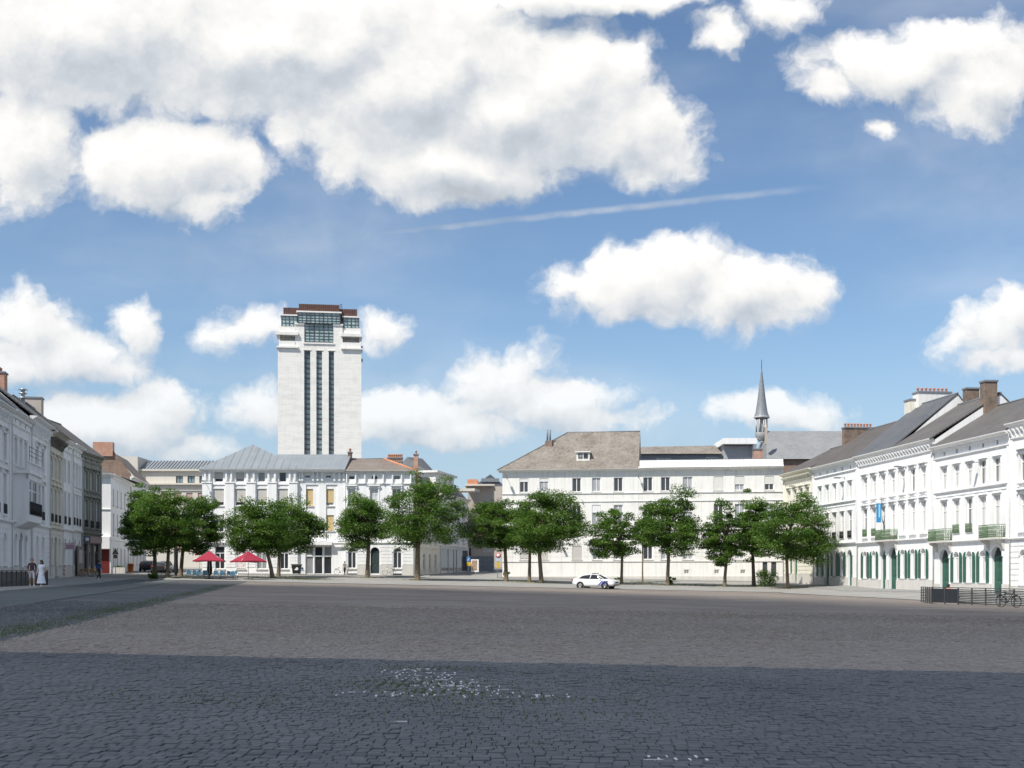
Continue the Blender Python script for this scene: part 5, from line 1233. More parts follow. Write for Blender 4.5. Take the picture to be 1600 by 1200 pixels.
TREES = [
 (242,899,187,262,760,868,'leafy tree at the street corner beside the parked cars',0,1.0,None,6,None),
 (261.5,903,205,300,757,872,'leafy tree between the street corner and the cafe terrace',2,1.15,None,5.5,None),
 (282,901,262,349,776,872,'dark leafy tree standing over the cafe terrace chairs',4,1.1,None,6,None),
 (426,904,352,452,772,872,'leaning leafy tree beside the red parasol',-9,1.15,None,6,None),
 (435,901.5,400,507,776,868,'leafy tree in front of the glazed entrance',2,1.05,None,5.5,None),
 (574,903,523,618,767,862,'leafy tree in front of the arched dark green door',2,1.05,None,6.5,None),
 (652,907,604,724,737,862,'tallest leafy tree standing at the side street corner',1,1.15,None,8,None),
 (791,901.5,726,812,768,858,'leafy tree beside the round red traffic sign',-2,1.1,None,6,141),
 (827,905.5,788,858,776,862,'slim leafy tree behind a thicker one by the long white building',1,.95,None,5,139),
 (846,911.5,800,912,760,868,'spreading leafy tree in front of the long white building behind the police car',-4,1.15,None,6.5,None),
 (971,907,921,997,785,876,'small leafy tree standing right behind the front of the police car',1,.9,None,4.5,137),
 (1004,910,984,1026,806,862,'thin young tree with a wispy crown',0,.7,None,2.2,None),
 (1043,915,1000,1098,763,872,'leafy tree with leafy shoots round its foot',2,1.0,None,5.5,None),
 (1132,911.5,1093,1162,775,882,'leafy tree with open crown by the cellar vents of the long white building',3,.95,None,5,136),
 (1178,916,1148,1216,764,880,'leafy tree right behind the round bush',-2,1.05,None,5.5,None),
 (1231,920,1180,1302,772,884,'broad leafy tree at the corner of the sunny terrace',-2,1.15,None,5.2,None)]
TR = [tree(a,b,c,d,e,f,lab,ln,dn,fk,trunk_w=tw_,Y=Y_) for (a,b,c,d,e,f,lab,ln,dn,fk,tw_,Y_) in TREES]
def bush(px, py, l, r, top, label, n=26, size=.5):
    b = hit(px, py, 60, 155); k = b.y / FOC; root = thing('bush', label, 'bush', b)
    rx, H = (r - l) * k / 2, (py - top) * k; cx = ((l + r) / 2 - px) * k
    C = np.array([(cx + random.uniform(-1,1)*rx*.75, random.uniform(-1,1)*rx*.6, H*random.uniform(.12,.85)) for _ in range(n)])
    leaf_cloud('foliage', C, 110, np.full(n, size*min(1, rx)), LEAF, root, (.10, .2), .8)
    st_ = MB()
    for i in range(min(n, 7)): st_.tube([(0,0,-.05), tuple(C[i])], [.02, .008], 5)
    st_.build('stems', BARK, root)
bush(1197, 917, 1182, 1214, 889, 'round leafy bush at the foot of a tree by the long white building', 34, .6)
bush(1047, 915, 1041, 1056, 898, 'leafy shoots at the foot of a tree beside the police car', 10, .35)
bush(793, 902, 786, 798, 888, 'leafy shoots at the foot of the tree beside the traffic sign', 8, .3)
bush(240, 905, 231, 249, 893, 'low green bush by the street corner tree', 14, .4)
bush(966, 907, 960, 972, 899, 'small tuft of shoots at the foot of the tree behind the police car', 6, .25)
pts = []; dpts = []
for t_ in TR:
    b = t_.location
    for i in range(260):
        a_ = random.uniform(0, 6.283); r_ = abs(random.gauss(0, 1.3)); X_, Y_ = b.x + r_ * 1.4 * math.cos(a_), b.y + r_ * math.sin(a_)
        (pts if random.random() < .45 else dpts).append((X_, Y_, gz(X_, Y_) + .03))
for c_, n_ in (((478, 906), 500), ((1010, 911), 350), ((1085, 915), 200)):
    b = hit(*c_, 60, 155)
    for i in range(n_): X_, Y_ = b.x + random.gauss(0, 1.5), b.y + random.gauss(0, .8); pts.append((X_, Y_, gz(X_, Y_) + .03))
blades('grass', pts, .16, .02, GRASS, 'green grass tufts round the feet of the street trees'); blades('dry_grass', dpts, .14, .02, DRYG, 'yellowed dry grass round the feet of the street trees')
# ------------------------------------------------------------------ cloud drifting between the sun and the square
def shading_cloud():
    c0 = Vector((-62, 6, 0)) - sdir * (1500 / math.sin(R(SUN_EL)))
    m, t, b = newmat('cloud_vapour'); b.inputs['Base Color'].default_value = (.9, .9, .9, 1); b.inputs['Roughness'].default_value = 1
    tr_ = nd(t, 'ShaderNodeBsdfTransparent'); mx = nd(t, 'ShaderNodeMixShader'); mx.inputs[0].default_value = .62
    out = [n for n in t.nodes if n.type == 'OUTPUT_MATERIAL'][0]
    t.links.new(tr_.outputs[0], mx.inputs[1]); t.links.new(b.outputs[0], mx.inputs[2]); t.links.new(mx.outputs[0], out.inputs[0])
    bm = bmesh.new(); bmesh.ops.create_icosphere(bm, subdivisions=5, radius=1)
    for v in bm.verts:
        p = v.co.copy(); k = 1 + .05*math.sin(p.x*6+1)*math.sin(p.y*5) + .035*math.sin(p.x*13+p.z*9)*math.sin(p.y*14+2) + .02*math.sin(p.x*29)*math.sin(p.y*31+p.z*17)
        v.co = Vector((p.x*105*k, p.y*105*k, p.z*34*k*(1.4 if p.z > 0 else .5)))
    me = bpy.data.meshes.new('cloud'); bm.to_mesh(me); bm.free(); me.materials.append(m)
    for f in me.polygons: f.use_smooth = True
    o = link('cloud', me); o.location = c0; tag(o, 'white cumulus cloud passing in front of the sun high over the square', 'cloud')
shading_cloud()
# ------------------------------------------------------------------ vehicles
CARW = plain('white_car_paint', (.80, .80, .80), .25, .02, 1, bmp=0, spec=.6)
CARG = glassmat('car_glass', (.02, .022, .025), (.03, .03, .03), 0)
CARD = plain('dark_car_paint', (.03, .033, .04), .25, .05, 1, bmp=0); CARS = plain('grey_car_paint', (.20, .22, .24), .3, .05, 1, bmp=0)
PLAST = plain('black_plastic', (.02, .02, .02), .5, .1); RIM = plain('wheel_rim', (.40, .40, .41), .35, .1, metal=.7)
LAMP = plain('headlight', (.55, .58, .60), .15, .05); TAIL = plain('tail_light', (.25, .02, .02), .3, .05); BLU = plain('blue_stripe', (.02, .06, .38), .4, .05)
def loft(st, ring, mat, name, par, sub=1):
    m = MB(); k = len(ring(*st[0])); vs = []
    for s_ in st: vs += ring(*s_)
    fs = [(i*k+j, i*k+(j+1)%k, (i+1)*k+(j+1)%k, (i+1)*k+j) for i in range(len(st)-1) for j in range(k)] + [tuple(range(k)), tuple((len(st)-1)*k+j for j in range(k-1,-1,-1))]
    m.add(vs, fs, True); o = m.build(name, mat, par)
    if sub: md = o.modifiers.new('smooth', 'SUBSURF'); md.levels = sub; md.render_levels = sub
    return o
def car(label, loc, rz, paint, police=False, group=None):
    c = thing('police_car' if police else 'parked_car', label, 'car', loc, rz, group)
    def ring(x, lo, tp, w):
        h = [(w*.80,lo),(w*.98,lo+.10),(w,lo+(tp-lo)*.45),(w*.985,lo+(tp-lo)*.75),(w*.93,tp-.03),(w*.80,tp+.01),(w*.35,tp+.035)]
        return [(x,y,z) for y,z in h] + [(x,-y,z) for y,z in h[::-1]]
    body = loft([(-2.36,.48,.86,.66),(-2.30,.36,.97,.80),(-2.0,.26,1.02,.88),(-1.35,.20,1.0,.905),(-.5,.18,.96,.915),(.5,.18,.95,.915),(1.0,.18,.965,.91),(1.5,.20,.93,.90),(1.95,.22,.86,.86),(2.22,.26,.76,.76),(2.33,.36,.64,.62)], ring, paint, 'body', c)
    def gr(x, z0, z1, w0, w1):
        h = [(w0,z0),(w0*.6+w1*.4,z0*.6+z1*.4),(w1,z1-.03),(w1*.8,z1),(w1*.3,z1+.012)]
        return [(x,y,z) for y,z in h] + [(x,-y,z) for y,z in h[::-1]]
    loft([(-2.02,.98,1.02,.74,.66),(-1.55,.96,1.20,.80,.64),(-1.0,.94,1.36,.83,.62),(-.3,.93,1.44,.84,.61),(.25,.93,1.42,.84,.60),(.62,.93,1.30,.83,.60),(1.22,.93,.98,.78,.68)], gr, CARG, 'windows', c)
    def rf(x, z, w): return [(x,w,z-.05),(x,w*.94,z+.0),(x,w*.4,z+.025),(x,-w*.4,z+.025),(x,-w*.94,z),(x,-w,z-.05)]
    loft([(-2.05,1.03,.70),(-1.5,1.235,.665),(-1.0,1.385,.64),(-.3,1.46,.63),(.25,1.44,.62),(.42,1.40,.62)], rf, paint, 'roof', c, 0)
    for s_ in (-1, 1):
        MB().tube([(.42,s_*.615,1.37),(1.2,s_*.765,.97)], .04, 6).build('pillar', paint, c); MB().tube([(-.25,s_*.63,1.42),(-.32,s_*.86,.93)], .045, 6).build('pillar', paint, c)
        MB().tube([(-1.25,s_*.655,1.30),(-1.75,s_*.80,.99)], .08, 6).build('pillar', paint, c)
        mr = MB(); mr.box(.72,s_*.90-.02,.93,.90,s_*1.03+.02,1.06); mr.build('mirror', paint, c)
        hl = MB(); hl.add([(2.30,s_*.42,.68),(2.16,s_*.76,.70),(2.10,s_*.80,.80),(2.27,s_*.45,.745)], [(0,1,2,3)]); hl.add([(2.315,s_*.42,.68),(2.19,s_*.765,.70),(2.12,s_*.815,.80),(2.285,s_*.45,.75)], [(0,1,2,3)]); hl.build('headlight', LAMP, c)
        tl = MB(); tl.box(-2.36,s_*.72-.12,.80,-2.22,s_*.72+.10,.95); tl.build('tail_light', TAIL, c)
        for x in (-1.36, 1.36):
            MB().lathe([(.36,-.01),(.40,.0),(.40,.04),(.36,.05),(.30,.05)], 22).build('wheel_arch', PLAST, c, T(x, s_*.875, .33) @ Matrix.Rotation(R(-90*s_), 4, 'X'))
            wl = MB().lathe([(.20,-.11),(.31,-.11),(.335,-.07),(.335,.07),(.31,.11),(.21,.11),(.20,.06)], 24).build('wheel', RUBBER, c, T(x, s_*.83, .33) @ Matrix.Rotation(R(-90*s_), 4, 'X'))
            r_ = MB(); r_.lathe([(.0,.07),(.07,.08),(.08,.05),(.20,.05),(.215,.09),(.20,.10)], 20)
            for k in range(5): a = k*1.2566; r_.tube([(.05*math.cos(a),.05*math.sin(a),.085),(.2*math.cos(a),.2*math.sin(a),.085)], .03, 5)
            r_.build('rim', RIM, wl)
    gl = MB(); gl.box(2.24,-.36,.56,2.36,.36,.70); gl.build('grille', PLAST, c); bp = MB(); bp.box(2.16,-.62,.30,2.34,.62,.40); bp.build('air_intake', PLAST, c)
    np_ = MB(); np_.box(2.335,-.26,.43,2.372,.26,.53); np_.build('number_plate', WOODW, c)
    if police:
        lb = MB(); lb.box(-.22,-.55,1.49,.10,.55,1.565); lb.build('light_bar', plain('lightbar', (.12,.13,.16), .3, .1), c)
        for k in range(3):
            for s_ in (-1, 1):
                x = .62 + .26 * k; m = MB(); m.add([(x,s_*.938,.36),(x+.13,s_*.938,.36),(x+.58,s_*.932,.82),(x+.45,s_*.932,.82),(x,s_*.90,.36),(x+.13,s_*.90,.36),(x+.58,s_*.89,.82),(x+.45,s_*.89,.82)], [(0,1,2,3),(0,4,5,1),(1,5,6,2),(2,6,7,3),(3,7,4,0)]); m.build('blue_stripe', BLU, c)
    return c
p_ = hit(931, 919.4, 90, 150); car('white police car with slanted blue stripes driving past the trees', p_, R(-27), CARW, True)
p_ = Vector((-49.0, 164, gz(-49,164)+.03)); car('black parked car by the white corner house', p_, R(96), CARD, group='cars parked in the left street')
p_ = Vector((-45.6, 160, gz(-45.6,160)+.03)); car('grey parked car behind the corner tree', p_, R(98), CARS, group='cars parked in the left street')
p_ = Vector((-44.0, 152.5, gz(-44,152.5)+.03)); car('dark parked car nearest the street corner trees', p_, R(95), CARD, group='cars parked in the left street')
# ------------------------------------------------------------------ bicycles
def bicycle(label, loc, rz, mat, group=None, tilt=6):
    o = thing('bicycle', label, 'bicycle', loc, rz, group)
    B = Matrix.Rotation(R(tilt), 4, 'X')
    for x in (-.52, .52):
        w = MB(); pts = [(x+.335*math.cos(a), 0, .345+.335*math.sin(a)) for a in [2*math.pi*k/22 for k in range(23)]]; w.tube(pts, .02, 6, cap=False); wo_ = w.build('wheel', RUBBER, o, B)
        sp = MB()
        for k in range(10): a = k*.628; sp.tube([(x,0,.345),(x+.33*math.cos(a),0,.345+.33*math.sin(a))], .004, 3)
        sp.build('spokes', STEEL, wo_)
    f = MB(); bb, st_, hd, ra = (-.08,0,.30), (-.22,0,.82), (.36,0,.88), (-.52,0,.345)
    for a, b in ((bb,st_),(bb,hd),(st_,(.33,0,.80)),(bb,ra),(st_,ra),(hd,(.52,0,.345)),(hd,(.33,0,1.0))): f.tube([a,b], .02, 6)
    f.build('frame', mat, o, B)
    MB().tube([(.24,.28,1.02),(.34,.14,1.03),(.34,-.14,1.03),(.24,-.28,1.02)], .014, 6).build('handlebar', BLACK, o, B)
    MB().lathe([(.0,0),(.10,.0),(.11,.03),(.0,.06)], 10, (-.25,0,.88)).build('saddle', BLACK, o, B)
    MB().lathe([(.09,-.01),(.1,0),(.09,.01),(.02,.01)], 12).build('chainring', STEEL, o, B @ T(-.08,.04,.30) @ Matrix.Rotation(R(90), 4, 'X'))
    rk = MB(); rk.box(-.75,-.07,.74,-.30,.07,.76); rk.tube([(-.7,.06,.74),(-.52,.06,.36)], .008, 4); rk.tube([(-.7,-.06,.74),(-.52,-.06,.36)], .008, 4); rk.build('rack', BLACK, o, B)
    mg = MB()
    for x in (-.52, .52): mg.tube([(x+.37*math.cos(a),0,.345+.37*math.sin(a)) for a in [.3+k*.28 for k in range(9)]], .022, 5)
    mg.build('mudguard', mat, o, B); return o
BW = plain('pale_bike_paint', (.62, .62, .60), .4, .05); BK = plain('black_bike_paint', (.025, .025, .028), .35, .05); BO = plain('orange_bike_paint', (.55, .24, .04), .4, .08)
bicycle('pale bicycle leaning by the glazed entrance', at(532.5,0,155.9).xy.to_3d() + Vector((0,0,gz(-21.9,155.9)+.12)), R(2), BW, tilt=-8)
bicycle('pale bicycle leaning under the arched window beside the dark green door', at(608,0,156.2).xy.to_3d() + Vector((0,0,gz(-15.8,156.2)+.12)), R(182), BW, tilt=8)
p_ = hit(1576, 949, 50, 110); bicycle('black bicycle parked against the dark railing', p_, R(-58), BK, tilt=3)
for k in range(2):
    Y_ = 125.5 + 1.5 * k; X_ = rl(Y_) + 1.4 + .5 * k; bicycle('orange bicycle standing in front of the shaded white houses', (X_, Y_, gz(X_, Y_) + .12), R(40 + 20*k), BO, 'orange bicycles by the shaded terrace')
# ------------------------------------------------------------------ cafe terrace
CH = plain('blue_chair_seat', (.06, .17, .26), .5, .1); ALU = plain('aluminium', (.55, .56, .57), .35, .05, metal=.8)
def make_chair():
    o = thing('cafe_chair', 'blue cafe chair on the square side of the terrace tables', 'chair', group='blue cafe chairs on the terrace')
    MB().box(-.23,-.22,.43,.23,.22,.47).build('seat', CH, o)
    b = MB(); b.extrude_x([(.20,.50),(.24,.50),(.29,.90),(.25,.90)], -.22, .22); b.build('backrest', CH, o)
    for x in (-.23, .23):
        MB().tube([(x,-.23,0),(x,-.20,.44),(x,-.2,.66)], .022, 6).build('leg', ALU, o); MB().tube([(x,.28,0),(x,.21,.44),(x,.28,.92)], .022, 6).build('leg', ALU, o)
        MB().tube([(x,-.2,.66),(x,.25,.68)], .022, 6).build('armrest', ALU, o)
    return o
def make_table():
    o = thing('cafe_table', 'small round cafe table among the blue chairs', 'table', group='cafe tables on the terrace')
    MB().lathe([(.0,.72),(.36,.72),(.36,.75),(.0,.75)], 18).build('tabletop', plain('table_dark', (.08,.08,.085), .4, .1), o); MB().tube([(0,0,.02),(0,0,.72)], .03, 8).build('post', BLACK, o); MB().lathe([(.25,0),(.24,.03),(.03,.05)], 14).build('foot', BLACK, o)
    return o
ch0 = make_chair(); tb0 = make_table(); first = True
YTt = hit(330, 905.5, 100, 150).y
for i, (px, dy, a) in enumerate([(296,0,0),(304,.2,10),(312.5,-.1,-8),(320,.3,5),(338,0,4),(348,.1,-6),(357,.4,12),(365,-.1,-10),(300,1.7,175),(316,1.8,190),(342,1.6,182),(360,1.9,170)]):
    c_ = ch0 if i == 0 else copy_tree(ch0); X_ = (px - CX) / FOC * YTt; c_.location = (X_, YTt + dy, gz(X_, YTt + dy) + .03); c_.rotation_euler.z = R(180 + a)
    if i >= 8: c_['label'] = 'blue cafe chair on the house side of the terrace tables'
for i, px in enumerate((300, 316, 343, 361)):
    c_ = tb0 if i == 0 else copy_tree(tb0); X_ = (px - CX) / FOC * YTt; c_.location = (X_, YTt + .85, gz(X_, YTt + .85) + .03)
def parasol(label, px, py_top, py_edge, half_px, Y, rz=.3):
    X_ = (px - CX) / FOC * Y; z0 = gz(X_, Y) + .03; zt = EYE + (HZ - py_top) / FOC * Y - z0; ze = EYE + (HZ - py_edge) / FOC * Y - z0; r_ = half_px / FOC * Y
    o = thing('parasol', label, 'parasol', (X_, Y, z0), rz, 'red parasols on the cafe terrace')
    m = MB(); n = 4; q_ = 6; vs = [(0,0,zt)]; fs = []
    cor = [(r_*1.12*math.cos(a), r_*1.12*math.sin(a)) for a in [math.pi/4 + k*math.pi/2 for k in range(4)]]
    for k in range(4):
        a, b = cor[k], cor[(k+1)%4]
        for j in range(q_): f_ = j / q_; sag = -.10 * math.sin(math.pi * f_) * .0; vs.append((a[0]+(b[0]-a[0])*f_, a[1]+(b[1]-a[1])*f_, ze + .06*math.sin(math.pi*f_)))
    N_ = 4 * q_; mid_ = [(v[0]*.5, v[1]*.5, zt + (v[2]-zt)*.5 - .05) for v in vs[1:]]; vs += mid_
    for k in range(N_): fs += [(0, 1+N_+k, 1+N_+(k+1)%N_), (1+N_+k, 1+k, 1+(k+1)%N_, 1+N_+(k+1)%N_)]
    m.add(vs, fs); cn = m.build('canopy', RED, o)
    vl = MB()
    for k in range(N_): a, b = vs[1+k], vs[1+(k+1)%N_]; vl.quad(a, b, (b[0],b[1],b[2]-.14), (a[0],a[1],a[2]-.14))
    vl.build('valance', RED, cn)
    MB().tube([(0,0,0),(0,0,zt+.08)], .03, 8).build('pole', ALU, o); MB().box(-.4,-.4,0,.4,.4,.09).build('base', BLACK, o)
    for a in cor: MB().tube([(0,0,zt-.04),(a[0],a[1],ze-.02)], .014, 5).build('rib', ALU, o)
parasol('red square parasol over the blue cafe chairs', 327, 860.5, 876, 29, YTt + .8, .15)
parasol('red square parasol in front of the poster window', 388, 861, 877, 27, YTt + 2.5, .62)
parasol('small red parasol with white trim behind the terrace', 312, 860, 866, 9, 158, .2)
def closed_parasol(label, px, py_b, py_t, w):
    b = hit(px, py_b, 100, 150); k = b.y / FOC; H_ = (py_b - py_t) * k; o = thing('closed_parasol', label, 'parasol', b)
    m = MB(); n = 16; prof = [(.10,.35),(.9,.55),(1,.9),(.85,H_*.6),(.9,H_*.85),(.5,H_*.97),(.08,H_)]; vs = []; fs = []
    for r_, z in prof:
        for j in range(n): rr_ = r_ * w * k / 2 * (1 if j % 2 else .72); vs.append((rr_*math.cos(2*math.pi*j/n), rr_*math.sin(2*math.pi*j/n), z))
    for i in range(len(prof)-1):
        for j in range(n): fs.append((i*n+j, i*n+(j+1)%n, (i+1)*n+(j+1)%n, (i+1)*n+j))
    m.add(vs, fs); m.build('folded_canopy', plain('black_canvas', (.018,.018,.02), .8, .15), o); MB().tube([(0,0,0),(0,0,H_+.05)], .03, 6).build('pole', BLACK, o); MB().box(-.35,-.35,0,.35,.35,.08).build('base', BLACK, o)
closed_parasol('folded black parasol between the blue chairs', 327.5, 905, 864, 8.5); closed_parasol('folded black parasol beside the dark tree trunk', 275, 904, 854, 7)
# wheelie bin and lone chair
p_ = at(463.5, 0, 153.9); p_.z = gz(p_.x, p_.y) + .12
o = thing('wheelie_bin', 'black wheelie bin with a white logo patch by the entrance', 'bin', p_)
m = MB(); m.add([(-.45,-.35,.1),(.45,-.35,.1),(.45,.35,.1),(-.45,.35,.1),(-.56,-.45,1.1),(.56,-.45,1.1),(.56,.45,1.1),(-.56,.45,1.1)], [(0,3,2,1),(4,5,6,7),(0,1,5,4),(1,2,6,5),(2,3,7,6),(3,0,4,7)]); m.build('body', PLAST, o)
m = MB(); m.extrude_x([(-.5,1.1),(-.48,1.2),(.1,1.3),(.5,1.25),(.5,1.1)], -.62, .62); m.build('lid', PLAST, o)
MB().add([(-.25,-.437,.55),(.22,-.437,.52),(.30,-.457,.8),(.1,-.462,.92),(-.05,-.45,.75)], [(0,1,2,3,4)]).build('logo_patch', WOODW, o)
for x in (-.4, .4): MB().lathe([(.0,-.03),(.1,-.03),(.1,.03),(.0,.03)], 12).build('wheel', RUBBER, o, T(x,.3,.1) @ Matrix.Rotation(R(90), 4, 'Y'))
c_ = copy_tree(ch0); c_.location = (at(473,0,153.6).x, 153.6, gz(-26.4,153.6)+.12); c_.rotation_euler.z = R(40); c_['label'] = 'single cafe chair beside the black wheelie bin'; del c_['group']
# ------------------------------------------------------------------ signs, railings, lamps
def post(name, label, px, py, Y=None):
    b = hit(px, py, 100, 170) if Y is None else Vector(((px-CX)/FOC*Y, Y, gz((px-CX)/FOC*Y, Y)+.03)); return thing(name, label, 'sign', b), b.y / FOC
YEL = plain('yellow_sign', (.62, .42, .04), .5, .05); BLS = plain('blue_sign_face', (.06, .20, .50), .4, .05); REDS = plain('red_sign_face', (.55, .05, .05), .4, .05)
o, k = post('traffic_light', 'black traffic light with blue and yellow plates on a grey post', 732.5, 897); o['category'] = 'traffic light'
h = lambda py: (897 - py) * k
MB().tube([(0,0,0),(0,0,h(856))], .05, 8).build('pole', STEEL, o); MB().box(-.02,-.24,h(868),.34,.02,h(855)).build('signal_head', BLACK, o)
for q_ in (857.5, 861.5, 865.5): MB().lathe([(.0,0),(.10,0),(.13,.05),(.14,.16)], 12).build('lens', plain('lens_grey', (.12,.12,.12), .2, .1), o, T(.16,-.24,h(q_)) @ Matrix.Rotation(R(90), 4, 'X'))
MB().box(-.30,-.09,h(876.5),.22,-.05,h(869)).build('blue_plate', BLS, o); MB().add([(-.2,-.095,h(875)),(-.12,-.095,h(875)),(.12,-.095,h(871)),(.04,-.095,h(871))], [(0,1,2,3)]).build('white_arrow', WOODW, o)
MB().box(-.30,-.09,h(883.5),.28,-.05,h(877.3)).build('yellow_plate', YEL, o)
o, k = post('road_sign', 'round red and white traffic sign above blue and yellow plates', 777.5, 903.5); h = lambda py: (903.5 - py) * k
MB().tube([(0,0,0),(0,0,h(864))], .04, 8).build('pole', STEEL, o)
MB().lathe([(.0,0),(.33,0),(.33,.02),(.0,.02)], 22).build('round_plate', REDS, o, T(.10,-.05,h(868)) @ Matrix.Rotation(R(90), 4, 'X')); MB().lathe([(.0,.022),(.22,.022),(.22,.026),(.0,.026)], 20).build('white_disc', WOODW, o, T(.10,-.05,h(868)) @ Matrix.Rotation(R(90), 4, 'X'))
MB().box(-.2,-.08,h(876.3),.46,-.05,h(873)).build('blue_plate', plain('pale_blue_plate', (.45,.60,.75), .4, .1), o); MB().box(-.12,-.08,h(887.5),.24,-.05,h(877.8)).build('yellow_plate', YEL, o)
Y_ = 172; o = thing('advertising_panel', 'lit white advertising panel with brown picture in the side street', 'billboard', ((742-CX)/FOC*Y_, Y_, gz(-5,Y_)+.03)); k = Y_/FOC
MB().box(-.55,-.1,.3,.55,.1,2.1).build('case', WOODW, o); MB().box(-.42,-.115,.55,.30,-.101,1.95).build('picture', plain('brown_picture', (.38,.27,.20), .4, .5, 2.5), o); MB().box(-.2,-.06,-.1,.2,.06,.3).build('foot', LEAD, o)
def railing(name, label, A, B, h, panels, mat, rails=(.12,.3,.48,.66,.84), post_step=1.35, bars=False):
    d = B - A; L = d.xy.length; o = thing(name, label, 'railing', A, math.atan2(d.y, d.x)); sl_ = (B.z - A.z) / L
    n = max(2, int(L / post_step))
    for i in range(n + 1):
        x = L * i / n; MB().box(x-.035,-.035,sl_*x-.05,x+.035,.035,sl_*x+h).build('post', mat, o)
        if i == n: break
        x2 = L * (i + 1) / n
        if i in panels: MB().add([(x+.04,-.012,sl_*x+.1),(x2-.04,-.012,sl_*x2+.1),(x2-.04,-.012,sl_*x2+h-.05),(x+.04,-.012,sl_*x+h-.05),(x+.04,.012,sl_*x+.1),(x2-.04,.012,sl_*x2+.1),(x2-.04,.012,sl_*x2+h-.05),(x+.04,.012,sl_*x+h-.05)], [(0,1,2,3),(7,6,5,4),(0,4,5,1),(1,5,6,2),(2,6,7,3),(3,7,4,0)]).build('panel', plain('smoked_panel', (.03,.034,.038), .3, .1), o)
        elif bars:
            for j in range(1, 8): xx = x + (x2-x)*j/8; MB().box(xx-.012,-.012,sl_*xx+.08,xx+.012,.012,sl_*xx+h-.04).build('bar', mat, o)
        else:
            for r_ in rails: MB().tube([(x,0,sl_*x+h*r_),(x2,0,sl_*x2+h*r_)], .038, 5).build('rail', mat, o)
    MB().add([(0,-.04,h),(L,-.04,sl_*L+h),(L,.04,sl_*L+h),(0,.04,h),(0,-.04,h+.05),(L,-.04,sl_*L+h+.05),(L,.04,sl_*L+h+.05),(0,.04,h+.05)], [(0,3,2,1),(4,5,6,7),(0,1,5,4),(1,2,6,5),(2,3,7,6),(3,0,4,7)]).build('handrail', mat, o); return o
A_, B_ = hit(1456, 943.5, 50, 110), hit(1600, 948.5, 50, 110)
railing('terrace_railing', 'dark terrace railing with horizontal bars in front of the balcony house', A_, B_ + (B_ - A_) * .35, 1.06, (0, 1), DKFR, rails=(.1,.2,.3,.4,.5,.6,.7,.8,.9), post_step=.95)
A2_ = A_ + Vector((1.5, 6.5, 0)); A2_.z = gz(A2_.x, A2_.y); railing('terrace_railing', 'short return of the dark terrace railing towards the houses', A_ + Vector((.05,.15,0)), A2_, 1.04, (0, 1, 2), DKFR, post_step=1.3)
A_, B_ = hit(-30, 921, 50, 110), hit(74, 916.5, 50, 110)
railing('terrace_railing', 'black terrace railing with solid panels behind the walking couple', A_, B_, 1.08, (2, 3), BLACK, post_step=.8, bars=True)
# construction barriers
STR = newmat('red_white_stripes'); m_, t_, b_ = STR; wv = nd(t_, 'ShaderNodeTexWave'); wv.wave_type = 'BANDS'; wv.bands_direction = 'DIAGONAL'; wv.inputs['Scale'].default_value = 1.6; t_.links.new(objc(t_), wv.inputs['Vector']); t_.links.new(ramp(t_, wv.outputs[0], [(.48,(.62,.60,.58)),(.52,(.42,.10,.09))]), b_.inputs['Base Color']); STR = m_
for i, px in enumerate((77, 87.5, 97.5)):
    b = hit(px, 905 - .4*i, 60, 130); o = thing('barrier_board', 'red and white striped barrier board with a yellow lamp by the shaded houses' if i < 2 else 'red and white striped barrier board without a lamp', 'barrier', b, R(10*i-8), 'striped barrier boards on the pavement')
    MB().box(-.24,-.03,.22,.24,.03,1.25).build('board', STR, o); MB().box(-.32,-.2,0,.32,.2,.12).build('foot', RUBBER, o)
    for x in (-.1, .1): MB().box(x-.02,-.02,.1,x+.02,.02,.3).build('stand', STEEL, o)
    if i < 2: MB().lathe([(.0,0),(.10,0),(.10,.18),(.0,.2)], 12, (0,0,1.26)).build('warning_lamp', plain('amber_lamp', (.55,.30,.05), .4, .1), o)
# wall lamps, projecting sign, banner
def wall_lamp(label, P, th, arm=.75):
    o = thing('wall_lamp', label, 'street lamp', P, th)
    MB().tube([(0,0,0),(0,-arm*.6,.06),(0,-arm,.04)], .03, 6).build('arm', STEEL, o); MB().box(-.15,-arm-.5,-.04,.15,-arm+.15,.09).build('lamp_head', LEAD, o); MB().box(-.08,-.03,-.15,.08,.0,.15).build('wall_plate', STEEL, o)
thR = frame_at(pB0, pB1)[0]
for px, py, lab in ((1320, 747, 'wall lamp high on the white house with small square attic vents'), (1416, 729.5, 'wall lamp among the hooded windows of the seven bay house'), (1531, 723, 'wall lamp high on the two balcony house'), (1248, 760, 'wall lamp on the cream corner house')):
    Y_ = ROW_R(px); P = at(px, py, Y_); wall_lamp(lab, P, thR, .7)
wall_lamp('wall lamp at the edge of the zinc roofed house', at(321, 753, YF) + Vector((0,-.22,0)), 0, .9); wall_lamp('wall lamp at the left corner of the long white building', at(791, 744, 157.4), th3, .9)
wall_lamp('wall lamp over the middle of the long white building', at(997, 743, 155.2), th3, .7)
for px in (878, 920, 1060): wall_lamp('small lamp low on the facade of the long white building', at(px, 852, 157.6 - (px-785)/439*4.7), th3, .45)
for o in list(COL.objects):
    if o.get('label', '').startswith('small lamp low'): o['group'] = 'small lamps low on the long white building'
Y_ = ROW_R(1383.5); P = at(1383.5, 826, Y_); o = thing('banner', 'blue and white vertical banner on a pole over the green balcony', 'banner', P, thR)
MB().tube([(0,-.05,0),(0,-.35,.9),(0,-.42,3.2)], .035, 6).build('pole', BK, o)
k = Y_/FOC; bz0, bz1 = (826-816.5)*k, (826-786.5)*k
